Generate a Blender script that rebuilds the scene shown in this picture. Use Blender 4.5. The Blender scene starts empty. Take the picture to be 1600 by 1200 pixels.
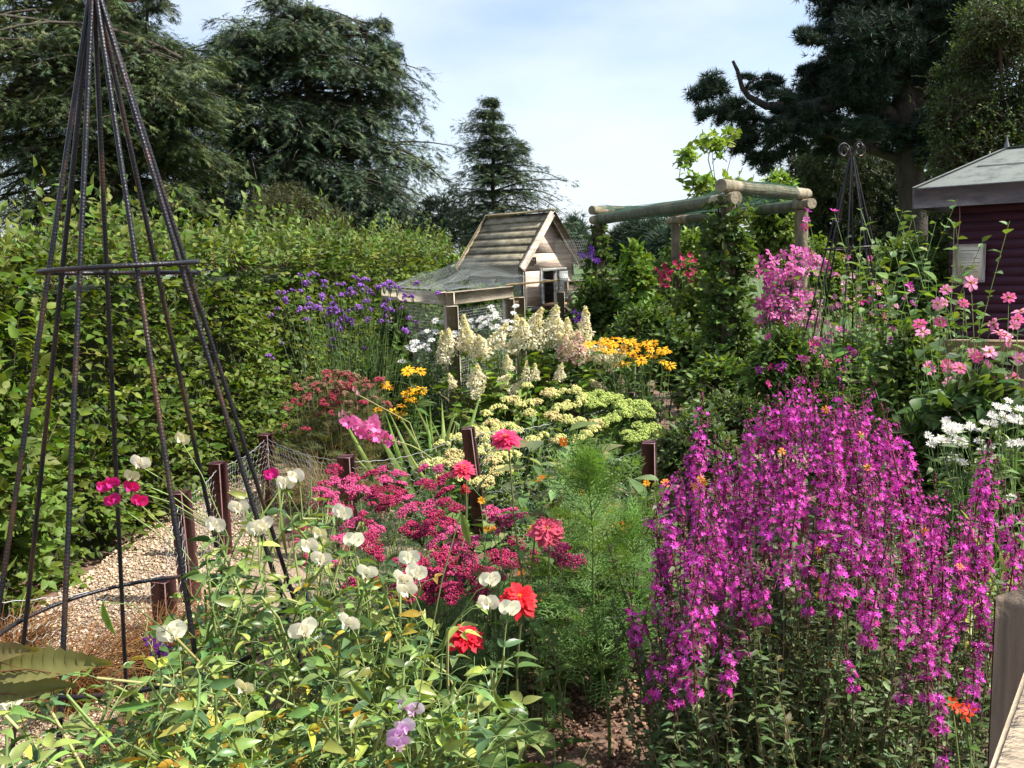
import bpy, math, numpy as np
from mathutils import Matrix, Vector
R = np.random.default_rng(11)
PI = math.pi
C = bpy.context.scene.collection
SC = bpy.context.scene

# ---------------------------------------------------------------- camera, sky, sun, exposure
CAM = np.array([0, 0, 1.6]); FPX = 1370.0; PITCH = 7.9; ROLL = -2.0
def rx(a):
    c, s = math.cos(a), math.sin(a); return np.array([[1, 0, 0], [0, c, -s], [0, s, c]])
def rz(a):
    c, s = math.cos(a), math.sin(a); return np.array([[c, -s, 0], [s, c, 0], [0, 0, 1]])
CM = rx(math.radians(90 - PITCH)) @ rz(math.radians(ROLL))
cd = bpy.data.cameras.new('camera'); cam = bpy.data.objects.new('camera', cd); C.objects.link(cam)
m4 = np.eye(4); m4[:3, :3] = CM; m4[:3, 3] = CAM
cam.matrix_world = Matrix(m4.tolist())
cd.sensor_width = 36; cd.lens = 36 * FPX / 1600; cd.clip_end = 2000; cd.clip_start = .02
SC.camera = cam
SUN_EL, SUN_AZ = 50.0, -8.0          # azimuth measured from +X toward +Y
w = bpy.data.worlds.new("World"); SC.world = w; w.use_nodes = True
nt = w.node_tree; nt.nodes.clear()
N = nt.nodes.new; L = nt.links.new
out = N('ShaderNodeOutputWorld'); bg = N('ShaderNodeBackground'); bg.inputs[1].default_value = .12
sky = N('ShaderNodeTexSky'); sky.sky_type = 'NISHITA'; sky.sun_disc = False
sky.sun_elevation = math.radians(SUN_EL); sky.sun_rotation = math.radians(90 - SUN_AZ)
sky.air_density = 1.0; sky.dust_density = 2.0; sky.ozone_density = 1.2
tc = N('ShaderNodeTexCoord'); mp = N('ShaderNodeMapping'); mp.inputs['Scale'].default_value = (1.2, 1.2, 3.2); mp.inputs['Location'].default_value = (.4, 2.1, .3)
nz = N('ShaderNodeTexNoise'); nz.inputs['Scale'].default_value = 1.7; nz.inputs['Detail'].default_value = 7; nz.inputs['Roughness'].default_value = .55
rp = N('ShaderNodeValToRGB'); rp.color_ramp.elements[0].position = .30; rp.color_ramp.elements[1].position = .66
rp.color_ramp.elements[0].color = (.12,) * 3 + (1,); rp.color_ramp.elements[1].color = (.92,) * 3 + (1,)
mx = N('ShaderNodeMix'); mx.data_type = 'RGBA'; mx.inputs[7].default_value = (4.4, 4.75, 5.3, 1)
L(tc.outputs['Generated'], mp.inputs[0]); L(mp.outputs[0], nz.inputs[0]); L(nz.outputs[0], rp.inputs[0])
L(rp.outputs[0], mx.inputs[0]); L(sky.outputs[0], mx.inputs[6]); L(mx.outputs[2], bg.inputs[0]); L(bg.outputs[0], out.inputs[0])
sd = bpy.data.lights.new('sun', 'SUN'); sd.energy = 5.0; sd.angle = math.radians(.5); sd.color = (1, .95, .86)
so = bpy.data.objects.new('sun', sd); C.objects.link(so)
e, a = math.radians(SUN_EL), math.radians(SUN_AZ)
so.rotation_euler = Vector((math.cos(e) * math.cos(a), math.cos(e) * math.sin(a), math.sin(e))).to_track_quat('Z', 'Y').to_euler()
SC.view_settings.view_transform = 'Standard'; SC.view_settings.look = 'None'; SC.view_settings.exposure = 1.0; SC.view_settings.gamma = 1
SC.cycles.max_bounces = 6; SC.cycles.diffuse_bounces = 3; SC.cycles.glossy_bounces = 2; SC.cycles.transmission_bounces = 4
SC.cycles.caustics_reflective = False; SC.cycles.caustics_refractive = False

def at(px, py, Y):
    d = CM @ np.array([(px - 800) / FPX, (600 - py) / FPX, -1.0]); return CAM + d * (Y / d[1])
def grd(px, py, z=0.0):
    d = CM @ np.array([(px - 800) / FPX, (600 - py) / FPX, -1.0]); return CAM + d * ((z - CAM[2]) / d[2])
def ats(px, py, Y):
    return np.array([at(a, b, c) for a, b, c in zip(px, py, Y)])

# ---------------------------------------------------------------- mesh tools
def nrm(v): return v / (np.linalg.norm(v, axis=-1, keepdims=True) + 1e-9)
def U(a, b, n=None): return R.uniform(a, b, n)
class MB:
    def __init__(s): s.v = []; s.f = []; s.c = []; s.n = 0
    def add(s, V, F, col=(.5, .5, .5)):
        V = np.asarray(V, float).reshape(-1, 3); col = np.asarray(col, float)
        if col.ndim == 1: col = np.tile(col, (len(V), 1))
        s.v.append(V); s.c.append(col)
        for f in (F if isinstance(F, list) else [F]):
            if len(f): s.f.append(np.asarray(f, int) + s.n)
        s.n += len(V); return s
    def merge(s, o, M=None):
        if not o.v: return s
        V = np.concatenate(o.v); Cc = np.concatenate(o.c)
        if M is not None:
            A = np.array(M); V = V @ A[:3, :3].T + A[:3, 3]
        n0 = s.n; s.v.append(V); s.c.append(Cc)
        for f in o.f: s.f.append(f + n0)
        s.n += len(V); return s
    def mesh(s, name, mat, smooth=False):
        me = bpy.data.meshes.new(name)
        if not s.v: me.materials.append(mat); return me
        V = np.concatenate(s.v); Cc = np.concatenate(s.c)
        lt = np.concatenate([np.full(len(f), f.shape[1]) for f in s.f]).astype(np.int32)
        li = np.concatenate([f.ravel() for f in s.f]).astype(np.int32)
        me.vertices.add(len(V)); me.vertices.foreach_set('co', V.astype(np.float32).ravel())
        me.loops.add(len(li)); me.loops.foreach_set('vertex_index', li)
        me.polygons.add(len(lt)); ls = np.concatenate([[0], np.cumsum(lt)[:-1]]).astype(np.int32)
        me.polygons.foreach_set('loop_start', ls); me.polygons.foreach_set('loop_total', lt)
        if smooth: me.polygons.foreach_set('use_smooth', np.ones(len(lt), bool))
        at_ = me.color_attributes.new('Col', 'FLOAT_COLOR', 'POINT')
        at_.data.foreach_set('color', np.concatenate([Cc, np.ones((len(Cc), 1))], 1).astype(np.float32).ravel())
        me.materials.append(mat); me.update(calc_edges=True); return me

def obj(name, me, parent=None, M=None, label=None):
    o = bpy.data.objects.new(name, me); C.objects.link(o)
    if parent: o.parent = parent
    if M is not None: o.matrix_basis = Matrix(np.array(M).tolist())
    if label: o['label'] = label
    return o
def thing(name, label, cat, loc=(0, 0, 0), group=None):
    o = bpy.data.objects.new(name, None); C.objects.link(o); o.location = Vector([float(x) for x in loc]); o.empty_display_size = .1
    o['label'] = label; o['category'] = cat
    if group: o['group'] = group
    return o
def tag(o, label, cat, group=None, kind=None):
    o['label'] = label; o['category'] = cat
    if group: o['group'] = group
    if kind: o['kind'] = kind
    return o
def struct(name, b, mat, smooth=False, label=None):
    o = obj(name, b.mesh(name, mat, smooth)); o['kind'] = 'structure'
    if label: o['label'] = label
    return o
def frame(loc, axis, spin=0., s=1.):
    z = nrm(np.asarray(axis, float)); t = np.array([0, 0, 1.]) if abs(z[2]) < .95 else np.array([0, 1., 0])
    x = nrm(np.cross(t, z)); y = np.cross(z, x); c, q = math.cos(spin), math.sin(spin)
    M = np.eye(4); M[:3, 0] = (x * c + y * q) * s; M[:3, 1] = (y * c - x * q) * s; M[:3, 2] = z * s; M[:3, 3] = loc
    return M
def rel(M, root):
    M = np.array(M, float); M[:3, 3] -= np.array(root.location); return M

def box(b, c, size, yaw=0., col=(.5, .5, .5), bev=.0, M=None):
    x, y, z = [q / 2 for q in size]
    if bev > 0:
        e = min(bev, x * .9, y * .9, z * .9); V = []
        for sx in (-1, 1):
            for sy in (-1, 1):
                for sz in (-1, 1):
                    V += [(sx * (x - e), sy * (y - e), sz * z), (sx * (x - e), sy * y, sz * (z - e)), (sx * x, sy * (y - e), sz * (z - e))]
        V = np.array(V, float)
        def i(sx, sy, sz, k): return ((sx > 0) * 4 + (sy > 0) * 2 + (sz > 0)) * 3 + k
        Q = []; T = []
        for s in (-1, 1):
            Q.append([i(-1, -1, s, 0), i(1, -1, s, 0), i(1, 1, s, 0), i(-1, 1, s, 0)][::s])
            Q.append([i(-1, s, -1, 1), i(1, s, -1, 1), i(1, s, 1, 1), i(-1, s, 1, 1)][::-s])
            Q.append([i(s, -1, -1, 2), i(s, 1, -1, 2), i(s, 1, 1, 2), i(s, -1, 1, 2)][::s])
            for r in (-1, 1):
                Q.append([i(-1, s, r, 0), i(1, s, r, 0), i(1, s, r, 1), i(-1, s, r, 1)])
                Q.append([i(s, -1, r, 0), i(s, 1, r, 0), i(s, 1, r, 2), i(s, -1, r, 2)])
                Q.append([i(s, r, -1, 1), i(s, r, 1, 1), i(s, r, 1, 2), i(s, r, -1, 2)])
                for q in (-1, 1): T.append([i(s, r, q, 0), i(s, r, q, 1), i(s, r, q, 2)])
        F = [np.array(Q), np.array(T)]
    else:
        V = np.array([(i, j, k) for i in (-x, x) for j in (-y, y) for k in (-z, z)], float)
        F = [np.array([[0, 1, 3, 2], [4, 6, 7, 5], [0, 4, 5, 1], [2, 3, 7, 6], [0, 2, 6, 4], [1, 5, 7, 3]])]
    if M is not None: V = V @ np.array(M)[:3, :3].T
    if yaw: V = V @ rz(yaw).T
    b.add(V + np.array(c, float), F, col); return b
def beam(b, p, q, wd, ht, col=(.5, .5, .5), bev=.004, up=(0, 0, 1)):
    p = np.array(p, float); q = np.array(q, float); d = q - p; l = np.linalg.norm(d); y = d / l
    x = nrm(np.cross(y, np.array(up, float))); z = np.cross(x, y)
    box(b, (p + q) / 2, (wd, l, ht), 0, col, bev, M=np.stack([x, y, z], 1)); return b
def tubes(b, P, r, sides=3, col=(.3, .3, .3), cap=False):
    P = np.asarray(P, float)
    if P.ndim == 2: P = P[None]
    n, k, _ = P.shape; T = np.gradient(P, axis=1); T = nrm(T)
    ref = np.where(np.abs(T[..., 2:3]) > .9, np.array([1., 0, 0]), np.array([0, 0, 1.]))
    X = nrm(np.cross(T, ref)); Y = np.cross(T, X)
    r = np.broadcast_to(np.asarray(r, float), (n, k)) if np.ndim(r) < 2 or np.shape(r) != (n, k) else r
    a = np.arange(sides) * 2 * PI / sides
    V = P[:, :, None] + r[:, :, None, None] * (X[:, :, None] * np.cos(a)[None, None, :, None] + Y[:, :, None] * np.sin(a)[None, None, :, None])
    idx = np.arange(n * k * sides).reshape(n, k, sides); nx = np.roll(idx, -1, 2)
    F = np.stack([idx[:, :-1], nx[:, :-1], nx[:, 1:], idx[:, 1:]], -1).reshape(-1, 4)
    Fs = [F]
    col = np.asarray(col, float)
    if col.ndim == 2 and len(col) == n: col = np.repeat(col, k * sides, 0)
    b.add(V.reshape(-1, 3), Fs, col)
    if cap:
        cc = col[:1].repeat(n * sides, 0) if col.ndim == 2 else col
        b.add(V[:, 0].reshape(-1, 3), [np.arange(n * sides).reshape(n, sides)[:, ::-1]], cc); b.add(V[:, -1].reshape(-1, 3), [np.arange(n * sides).reshape(n, sides)], cc)
    return b
def leaf(n=3, wd=.5, fold=.12, curl=.2, blunt=0., base=0., rnd=False):
    ys = np.linspace(0, 1, n + 1); V = [(0, y, -curl * y * y) for y in ys]; S = {}
    for sgn in (-1, 1):
        for i in range(1, n):
            y = ys[i]; hw = wd / 2 * (math.sin(PI * y ** (.75 + blunt)) ** (.9 - .45 * min(blunt, 1)))
            hw = wd / 2 * math.sqrt(max(1 - (2 * y - 1) ** 2, 0)) if rnd else hw
            S[(sgn, i)] = len(V); V.append((sgn * hw, y - .03, fold * hw * 2 - curl * y * y))
    T = []; Q = []
    for sgn in (-1, 1):
        f = (lambda l: l) if sgn > 0 else (lambda l: l[::-1])
        T.append(f([0, S[(sgn, 1)], 1])); T.append(f([n - 1, S[(sgn, n - 1)], n]))
        for i in range(1, n - 1): Q.append(f([i, S[(sgn, i)], S[(sgn, i + 1)], i + 1]))
    return np.array(V), [np.array(T)] + ([np.array(Q)] if Q else [])
def scat(b, tpl, pos, fwd, up, size, col):
    V, F = tpl; pos = np.asarray(pos, float); n = len(pos)
    if n == 0: return b
    f = nrm(np.broadcast_to(fwd, (n, 3))); r = nrm(np.cross(f, np.broadcast_to(up, (n, 3)))); u = np.cross(r, f)
    s = np.broadcast_to(np.asarray(size, float), (n,))[:, None, None]
    W = pos[:, None] + s * (V[None, :, 0:1] * r[:, None] + V[None, :, 1:2] * f[:, None] + V[None, :, 2:3] * u[:, None])
    off = (np.arange(n) * len(V))[:, None, None]
    Fs = [(fa[None] + off).reshape(-1, fa.shape[1]) for fa in F]
    col = np.asarray(col, float); col = np.tile(col, (n * len(V), 1)) if col.ndim == 1 else np.repeat(col, len(V), 0)
    b.add(W.reshape(-1, 3), Fs, col); return b
def cols(pal, n, j=.2, hj=.08):
    pal = np.asarray(pal, float); c = pal[R.integers(0, len(pal), n)] * np.exp(R.normal(0, j, (n, 1))) * np.exp(R.normal(0, hj, (n, 3))); return np.clip(c, .001, .95)
def rdir(n): return nrm(R.normal(0, 1, (n, 3)))
def vnoise(p, f=1., seed=0):
    p = np.asarray(p) * f; s = np.zeros(p.shape[:-1]); q = np.random.default_rng(seed + 100)
    for i in range(6):
        k = q.normal(0, 1, 3) * (1.6 ** (i * .6)); s = s + np.sin(p @ k + q.uniform(0, 6.28)) / (1.3 ** i)
    return s / 2.6

# ---------------------------------------------------------------- materials
def newmat(name):
    m = bpy.data.materials.new(name); m.use_nodes = True; t = m.node_tree; t.nodes.clear()
    o = t.nodes.new('ShaderNodeOutputMaterial'); return m, t, o
def leafmat(name, transl=.34, rough=.5, tint=(1.25, 1.2, .35), spec=.22, nscale=35., namt=.35):
    m, t, o = newmat(name); A = t.nodes.new('ShaderNodeAttribute'); A.attribute_name = 'Col'
    no = t.nodes.new('ShaderNodeTexNoise'); no.inputs['Scale'].default_value = nscale; no.inputs['Detail'].default_value = 2
    tc = t.nodes.new('ShaderNodeTexCoord'); t.links.new(tc.outputs['Object'], no.inputs[0])
    mr = t.nodes.new('ShaderNodeMapRange'); mr.inputs[3].default_value = 1 - namt; mr.inputs[4].default_value = 1 + namt; t.links.new(no.outputs[0], mr.inputs[0])
    mu = t.nodes.new('ShaderNodeVectorMath'); mu.operation = 'SCALE'; t.links.new(A.outputs['Color'], mu.inputs[0]); t.links.new(mr.outputs[0], mu.inputs['Scale'])
    p = t.nodes.new('ShaderNodeBsdfPrincipled'); p.inputs['Roughness'].default_value = rough; p.inputs['Specular IOR Level'].default_value = spec
    t.links.new(mu.outputs[0], p.inputs['Base Color'])
    tr = t.nodes.new('ShaderNodeBsdfTranslucent'); m2 = t.nodes.new('ShaderNodeVectorMath'); m2.operation = 'MULTIPLY'; m2.inputs[1].default_value = tint
    t.links.new(mu.outputs[0], m2.inputs[0]); t.links.new(m2.outputs[0], tr.inputs[0])
    ms = t.nodes.new('ShaderNodeMixShader'); ms.inputs[0].default_value = transl
    t.links.new(p.outputs[0], ms.inputs[1]); t.links.new(tr.outputs[0], ms.inputs[2]); t.links.new(ms.outputs[0], o.inputs[0]); return m
def surf(name, c1, c2, scale=(8, 8, 8), rough=.8, bump=.3, bscale=None, metal=0., detail=6, c3=None, attr=False, dist=.01, coord='Object'):
    m, t, o = newmat(name); tc = t.nodes.new('ShaderNodeTexCoord'); mp = t.nodes.new('ShaderNodeMapping'); mp.inputs['Scale'].default_value = scale
    t.links.new(tc.outputs[coord], mp.inputs[0])
    no = t.nodes.new('ShaderNodeTexNoise'); no.inputs['Scale'].default_value = 1; no.inputs['Detail'].default_value = detail; no.inputs['Roughness'].default_value = .62
    t.links.new(mp.outputs[0], no.inputs[0]); r = t.nodes.new('ShaderNodeValToRGB'); r.color_ramp.elements[0].position = .32; r.color_ramp.elements[1].position = .68
    r.color_ramp.elements[0].color = (*c1, 1); r.color_ramp.elements[1].color = (*c2, 1)
    if c3: q = r.color_ramp.elements.new(.5); q.color = (*c3, 1)
    t.links.new(no.outputs[0], r.inputs[0]); cs = r.outputs[0]
    if attr:
        A = t.nodes.new('ShaderNodeAttribute'); A.attribute_name = 'Col'; mu = t.nodes.new('ShaderNodeVectorMath'); mu.operation = 'MULTIPLY'
        t.links.new(cs, mu.inputs[0]); t.links.new(A.outputs['Color'], mu.inputs[1]); cs = mu.outputs[0]
    p = t.nodes.new('ShaderNodeBsdfPrincipled'); p.inputs['Roughness'].default_value = rough; p.inputs['Metallic'].default_value = metal
    t.links.new(cs, p.inputs['Base Color'])
    if bump:
        b = t.nodes.new('ShaderNodeBump'); b.inputs['Strength'].default_value = bump; b.inputs['Distance'].default_value = dist
        if bscale:
            n2 = t.nodes.new('ShaderNodeTexNoise'); n2.inputs['Scale'].default_value = bscale; n2.inputs['Detail'].default_value = 8; t.links.new(tc.outputs[coord], n2.inputs[0]); t.links.new(n2.outputs[0], b.inputs['Height'])
        else: t.links.new(no.outputs[0], b.inputs['Height'])
        t.links.new(b.outputs[0], p.inputs['Normal'])
    t.links.new(p.outputs[0], o.inputs[0]); return m
LEAF = leafmat('leaf_green'); LEAFW = leafmat('leaf_waxy', .28, .38, spec=.5, nscale=60); NEED = leafmat('needle_green', .12, .6, tint=(1, 1, .7), spec=.25, nscale=2., namt=.3)
PETAL = leafmat('petal', .35, .55, tint=(1.05, 1.0, 1.0), spec=.25, nscale=90, namt=.12)
STEM = leafmat('stem_green', .05, .55, spec=.3, nscale=20)
BARK = surf('bark', (.020, .016, .012), (.075, .058, .043), (9, 9, 2.2), .9, .8, 25, dist=.03)
TWIG = leafmat('twig_brown', .0, .8, spec=.15, nscale=15)
SOIL = None
WEATHV = surf('weathered_timber_upright', (.16, .14, .12), (.44, .39, .33), (34, 34, 2.5), .85, .5, 60, c3=(.28, .245, .205), attr=True)
WEATH = surf('weathered_timber', (.20, .18, .155), (.52, .47, .40), (3, 3, 34), .85, .5, 60, c3=(.34, .30, .25), attr=True)
POLE = surf('round_pole_timber', (.11, .095, .06), (.36, .31, .21), (14, 14, 6), .85, .6, 50, c3=(.22, .19, .125), attr=True)
SHEDP = surf('shed_maroon_stain', (.040, .010, .022), (.075, .020, .036), (3, 3, 40), .6, .3, 70, attr=True)
MAROON = surf('maroon_paint', (.060, .012, .020), (.13, .034, .045), (30, 30, 9), .55, .4, 70, attr=True)
STEEL = surf('black_steel', (.012, .012, .016), (.085, .045, .028), (9, 9, 5), .36, .2, 200, metal=.5, c3=(.018, .018, .023))
WIRE = surf('galvanised_wire', (.38, .40, .40), (.62, .64, .64), (50, 50, 50), .42, 0, metal=.5)
NETG = surf('green_netting', (.016, .065, .042), (.038, .14, .09), (50, 50, 50), .55, 0)
NETP = surf('pale_netting', (.20, .225, .22), (.36, .38, .37), (50, 50, 50), .5, 0)
# shapes
L2 = leaf(2, .55, .2, .25); L3 = leaf(3, .55, .2, .3); L4 = leaf(4, .6, .18, .25); L5 = leaf(5, .5, .15, .35); LN = leaf(3, .28, .15, .35); LN4 = leaf(4, .26, .2, .5)
BLADE = leaf(6, .055, .3, .55); LFLAT = leaf(4, .62, .05, .05)
PB = leaf(4, .42, .12, .12, blunt=.9); PW = leaf(4, .75, .1, .1, blunt=.8); PN = leaf(3, .22, .1, .1, blunt=.5); PSM = leaf(2, .8, .1, .0, blunt=.9)
exec_after = []
# ---------------------------------------------------------------- foliage builders
def stalks(bs, bl, P0, P1, bow=.08, r0=.003, r1=.0015, nl=8, tpl=L3, ls=.05, lc=[(.08, .14, .03)], sc=(.10, .17, .05), t0=.15, t1=.95, el=(.0, .7), sides=3, pw=1.6, K=7, up=.8, szt=None):
    P0 = np.asarray(P0, float); P1 = np.asarray(P1, float); n = len(P0); t = np.linspace(0, 1, K)
    bo = R.normal(0, 1, (n, 3)) * bow * np.linalg.norm(P1 - P0, axis=1, keepdims=True); bo[:, 2] *= .3
    def pt(tt):   # tt (n,m)
        D = (P1 - P0)[:, None]; q = tt[..., None]
        A = np.concatenate([D[..., :2] * q ** pw, D[..., 2:] * (q ** .95)], -1)
        return P0[:, None] + A + bo[:, None] * np.sin(PI * q)
    P = pt(np.tile(t, (n, 1)))
    if bs is not None: tubes(bs, P, np.tile(np.linspace(r0, r1, K), (n, 1)), sides, cols([sc], n, .15))
    if bl is not None and nl:
        T = np.tile(np.linspace(t0, t1, nl), (n, 1)) + R.uniform(-.5, .5, (n, nl)) * (t1 - t0) / nl
        T = np.clip(T, 0.01, 1); Q = pt(T).reshape(-1, 3); m = len(Q)
        az = R.uniform(0, 2 * PI, m); e = R.uniform(el[0], el[1], m)
        f = np.stack([np.cos(az) * np.cos(e), np.sin(az) * np.cos(e), np.sin(e)], 1)
        u = np.array([0, 0, 1.]) * up + rdir(m) * .45 - f * .0
        sz = ls * np.exp(R.normal(0, .22, m))
        if szt: sz *= (szt[0] + (szt[1] - szt[0]) * T.ravel())
        scat(bl, tpl, Q, f, u, sz, cols(lc, m, .2))
    return P
def twigs(bs, bl, S, E, nl, tpl, ls, lc, upv=(0, 0, 1), sc=(.06, .045, .03), r=.0025, t0=.15, spread=.9, nj=.45, sag=.06, tw=True):
    S = np.asarray(S, float); E = np.asarray(E, float); n = len(S); D = E - S; ln = np.linalg.norm(D, axis=1, keepdims=True)
    K = 4; t = np.linspace(0, 1, K); P = S[:, None] + D[:, None] * t[None, :, None]; P[..., 2] -= (t ** 2)[None] * sag * ln
    if bs is not None: tubes(bs, P, np.tile(np.linspace(r, r * .4, K), (n, 1)), 3, cols([sc], n, .2))
    T = np.tile(np.linspace(t0, 1.0, nl), (n, 1)) + R.uniform(-.04, .04, (n, nl))
    Q = S[:, None] + D[:, None] * T[..., None]; Q[..., 2] -= T ** 2 * sag * ln
    d = nrm(D)[:, None].repeat(nl, 1); up = np.broadcast_to(np.asarray(upv, float), (n, 3))[:, None].repeat(nl, 1)
    side = nrm(np.cross(d, up) + 1e-4); sg = np.where(np.arange(nl) % 2 == 0, 1, -1)[None, :, None]
    f = d * .75 + side * sg * spread + R.normal(0, .3, d.shape); f[:, -1] = d[:, -1]
    u = up + R.normal(0, nj, d.shape)
    m = n * nl; sz = ls * np.exp(R.normal(0, .2, m)); tc = cols(lc, n, .14).repeat(nl, 0) * np.exp(R.normal(0, .13, (m, 1)))
    scat(bl, tpl, Q.reshape(-1, 3), f.reshape(-1, 3), u.reshape(-1, 3), sz, np.clip(tc, .001, .9))
def bush_pts(c, rad, n, seed=0, lump=.3, inner=.5, low=-1.):
    d = rdir(n * 2); d = d[d[:, 2] > low][:n]; n = len(d)
    k = 1 + lump * vnoise(d, 2.6, seed); rr = U(.55, 1, n) ** .5 * k
    E = np.array(c) + d * rr[:, None] * np.array(rad)
    return E, d
def bush(name, label, cat, c, rad, n, nl=8, tpl=L3, ls=.06, lc=[(.07, .13, .03)], tl=.3, mat=None, group=None, stem_to=None, stems=5, sr=.012, lump=.35, seed=0, upw=.7, root=None, bark=True, low=-.9, nj=.45, r=.003):
    c = np.array(c, float); rad = np.array(rad, float); base = np.array([c[0], c[1], 0.]) if stem_to is None else np.array(stem_to, float)
    t = root or thing(name, label, cat, base, group)
    E, d = bush_pts(c, rad, n, seed, lump, low=low)
    S = E - (nrm(d * .8 + R.normal(0, .35, d.shape) + np.array([0, 0, .35]))) * tl * U(.6, 1.2, (len(E), 1))
    bl = MB(); bs = MB()
    up = np.array([0, 0, 1.]) * upw + d * .5
    b0 = np.array(t.location)
    twigs(bs, bl, S - b0, E - b0, nl, tpl, ls, lc, up, nj=nj, r=r)
    if stems:
        idx = R.integers(0, len(S), stems); P1 = c + (S[idx] - c) * .8 - b0
        P0 = np.array([0, 0, 0]) + R.normal(0, 1, (stems, 3)) * rad * .12 * np.array([1, 1, 0])
        stalks(bs, None, P0, P1, .06, sr, sr * .35, 0, sc=(.07, .055, .04), sides=5)
    obj('foliage', bl.mesh('foliage', mat or LEAF), t); obj('stems', bs.mesh('stems', TWIG), t)
    return t
def spray_tpl(nb=9, seed=1, wide=1.):
    q = np.random.default_rng(seed); V = []; F = []
    for i in range(nb):
        y0 = q.uniform(0, .75); sg = 1 if i % 2 else -1; a = sg * q.uniform(.25, .95) * wide if i else 0
        l = q.uniform(.35, .6); w = .035; x0 = 0; dx, dy = math.sin(a), math.cos(a); z = q.uniform(-.22, .05)
        k = len(V); V += [(x0 - dy * w, y0 + dx * w, 0), (x0 + dy * w, y0 - dx * w, 0), (dx * l + dy * w * .3, y0 + dy * l, z)]; F.append([k, k + 1, k + 2])
    return np.array(V), [np.array(F)]
SP = [spray_tpl(11, s) for s in range(3)]
def tuft_tpl(nb=14, seed=5):
    q = np.random.default_rng(seed); V = []; F = []
    for i in range(nb):
        d = q.normal(0, 1, 3); d[1] = abs(d[1]) + .2; d /= np.linalg.norm(d); s = np.cross(d, q.normal(0, 1, 3)); s /= np.linalg.norm(s)
        k = len(V); V += [s * .05, -s * .05, d * q.uniform(.6, 1.)]; F.append([k, k + 1, k + 2])
    return np.array(V), [np.array(F)]
TF = [tuft_tpl(14, s) for s in (5, 6)]
def limb(b, pts, r0, r1, sides=7, col=(1, 1, 1), jit=.0, K=14):
    pts = np.asarray(pts, float); s = np.linspace(0, len(pts) - 1, K); i = np.clip(s.astype(int), 0, len(pts) - 2); f = (s - i)[:, None]
    def g(k): return pts[np.clip(k, 0, len(pts) - 1)]
    P = .5 * ((2 * g(i)) + (-g(i - 1) + g(i + 1)) * f + (2 * g(i - 1) - 5 * g(i) + 4 * g(i + 1) - g(i + 2)) * f ** 2 + (-g(i - 1) + 3 * g(i) - 3 * g(i + 1) + g(i + 2)) * f ** 3)
    if jit: P[1:-1] += R.normal(0, jit, (K - 2, 3))
    tubes(b, P, np.linspace(r0, r1, K)[None], sides, col); return P
def cedar_branches(bb, bl, bs_, base, dirs, lens, rise, droop, tw_n, sp_n, ss, lc, tr=.04, tstart=.25, hang=.35, fan=.30):
    """horizontal boughs with flat drooping sprays; all arrays"""
    n = len(base); K = 8; t = np.linspace(0, 1, K)
    def cur(T):
        q = T[..., None]; P = base[:, None] + dirs[:, None] * lens[:, None, None] * q; P[..., 2] += (rise[:, None] * T - droop[:, None] * T ** 2.2) * lens[:, None]; return P
    P = cur(np.tile(t, (n, 1))); rr = (lens[:, None] * .011 + .01) * np.linspace(1, .25, K)[None]
    tubes(bb, P, rr, 4, (.5, .45, .4))
    T = np.tile(np.linspace(tstart, 1, tw_n), (n, 1)) + U(-.03, .03, (n, tw_n)); Q = cur(np.clip(T, 0, 1.02))
    sg = np.where(np.arange(tw_n) % 2 == 0, 1, -1)[None, :, None]; side = nrm(np.cross(dirs, np.array([0, 0, 1.])))[:, None] * sg
    d2 = nrm(side * 1.0 + dirs[:, None] * U(.3, 1.1, (n, tw_n, 1)) + R.normal(0, .15, (n, tw_n, 3)))
    l2 = lens[:, None] * fan * (1.15 - np.abs(T - .5)) * U(.6, 1.2, (n, tw_n))
    l2 = np.maximum(l2, .07)
    S = np.linspace(.1, 1, sp_n)[None, None]; 
    Z = Q[:, :, None] + d2[:, :, None] * (l2[:, :, None] * S)[..., None]; Z[..., 2] -= hang * (S ** 1.8) * l2[:, :, None]
    dd = d2[:, :, None].repeat(sp_n, 2).copy(); dd[..., 2] -= hang * S * 1.3; dd += R.normal(0, .25, dd.shape)
    Z = Z.reshape(-1, 3); dd = dd.reshape(-1, 3); m = len(Z)
    Z = Z + R.normal(0, .06, Z.shape)
    cc = cols(lc, n * tw_n, .15).repeat(sp_n, 0) * np.exp(R.normal(0, .12, (m, 1)))
    upv = np.array([0, 0, 1.]) + R.normal(0, .35, (m, 3)); k = R.integers(0, 3, m); sz = ss * np.clip(lens * .5 + .35, .3, 1).repeat(tw_n * sp_n) * np.exp(R.normal(0, .25, m))
    for i in range(3):
        q = k == i; scat(bl, SP[i], Z[q], dd[q], upv[q], sz[q], np.clip(cc[q], .001, .9))

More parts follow.
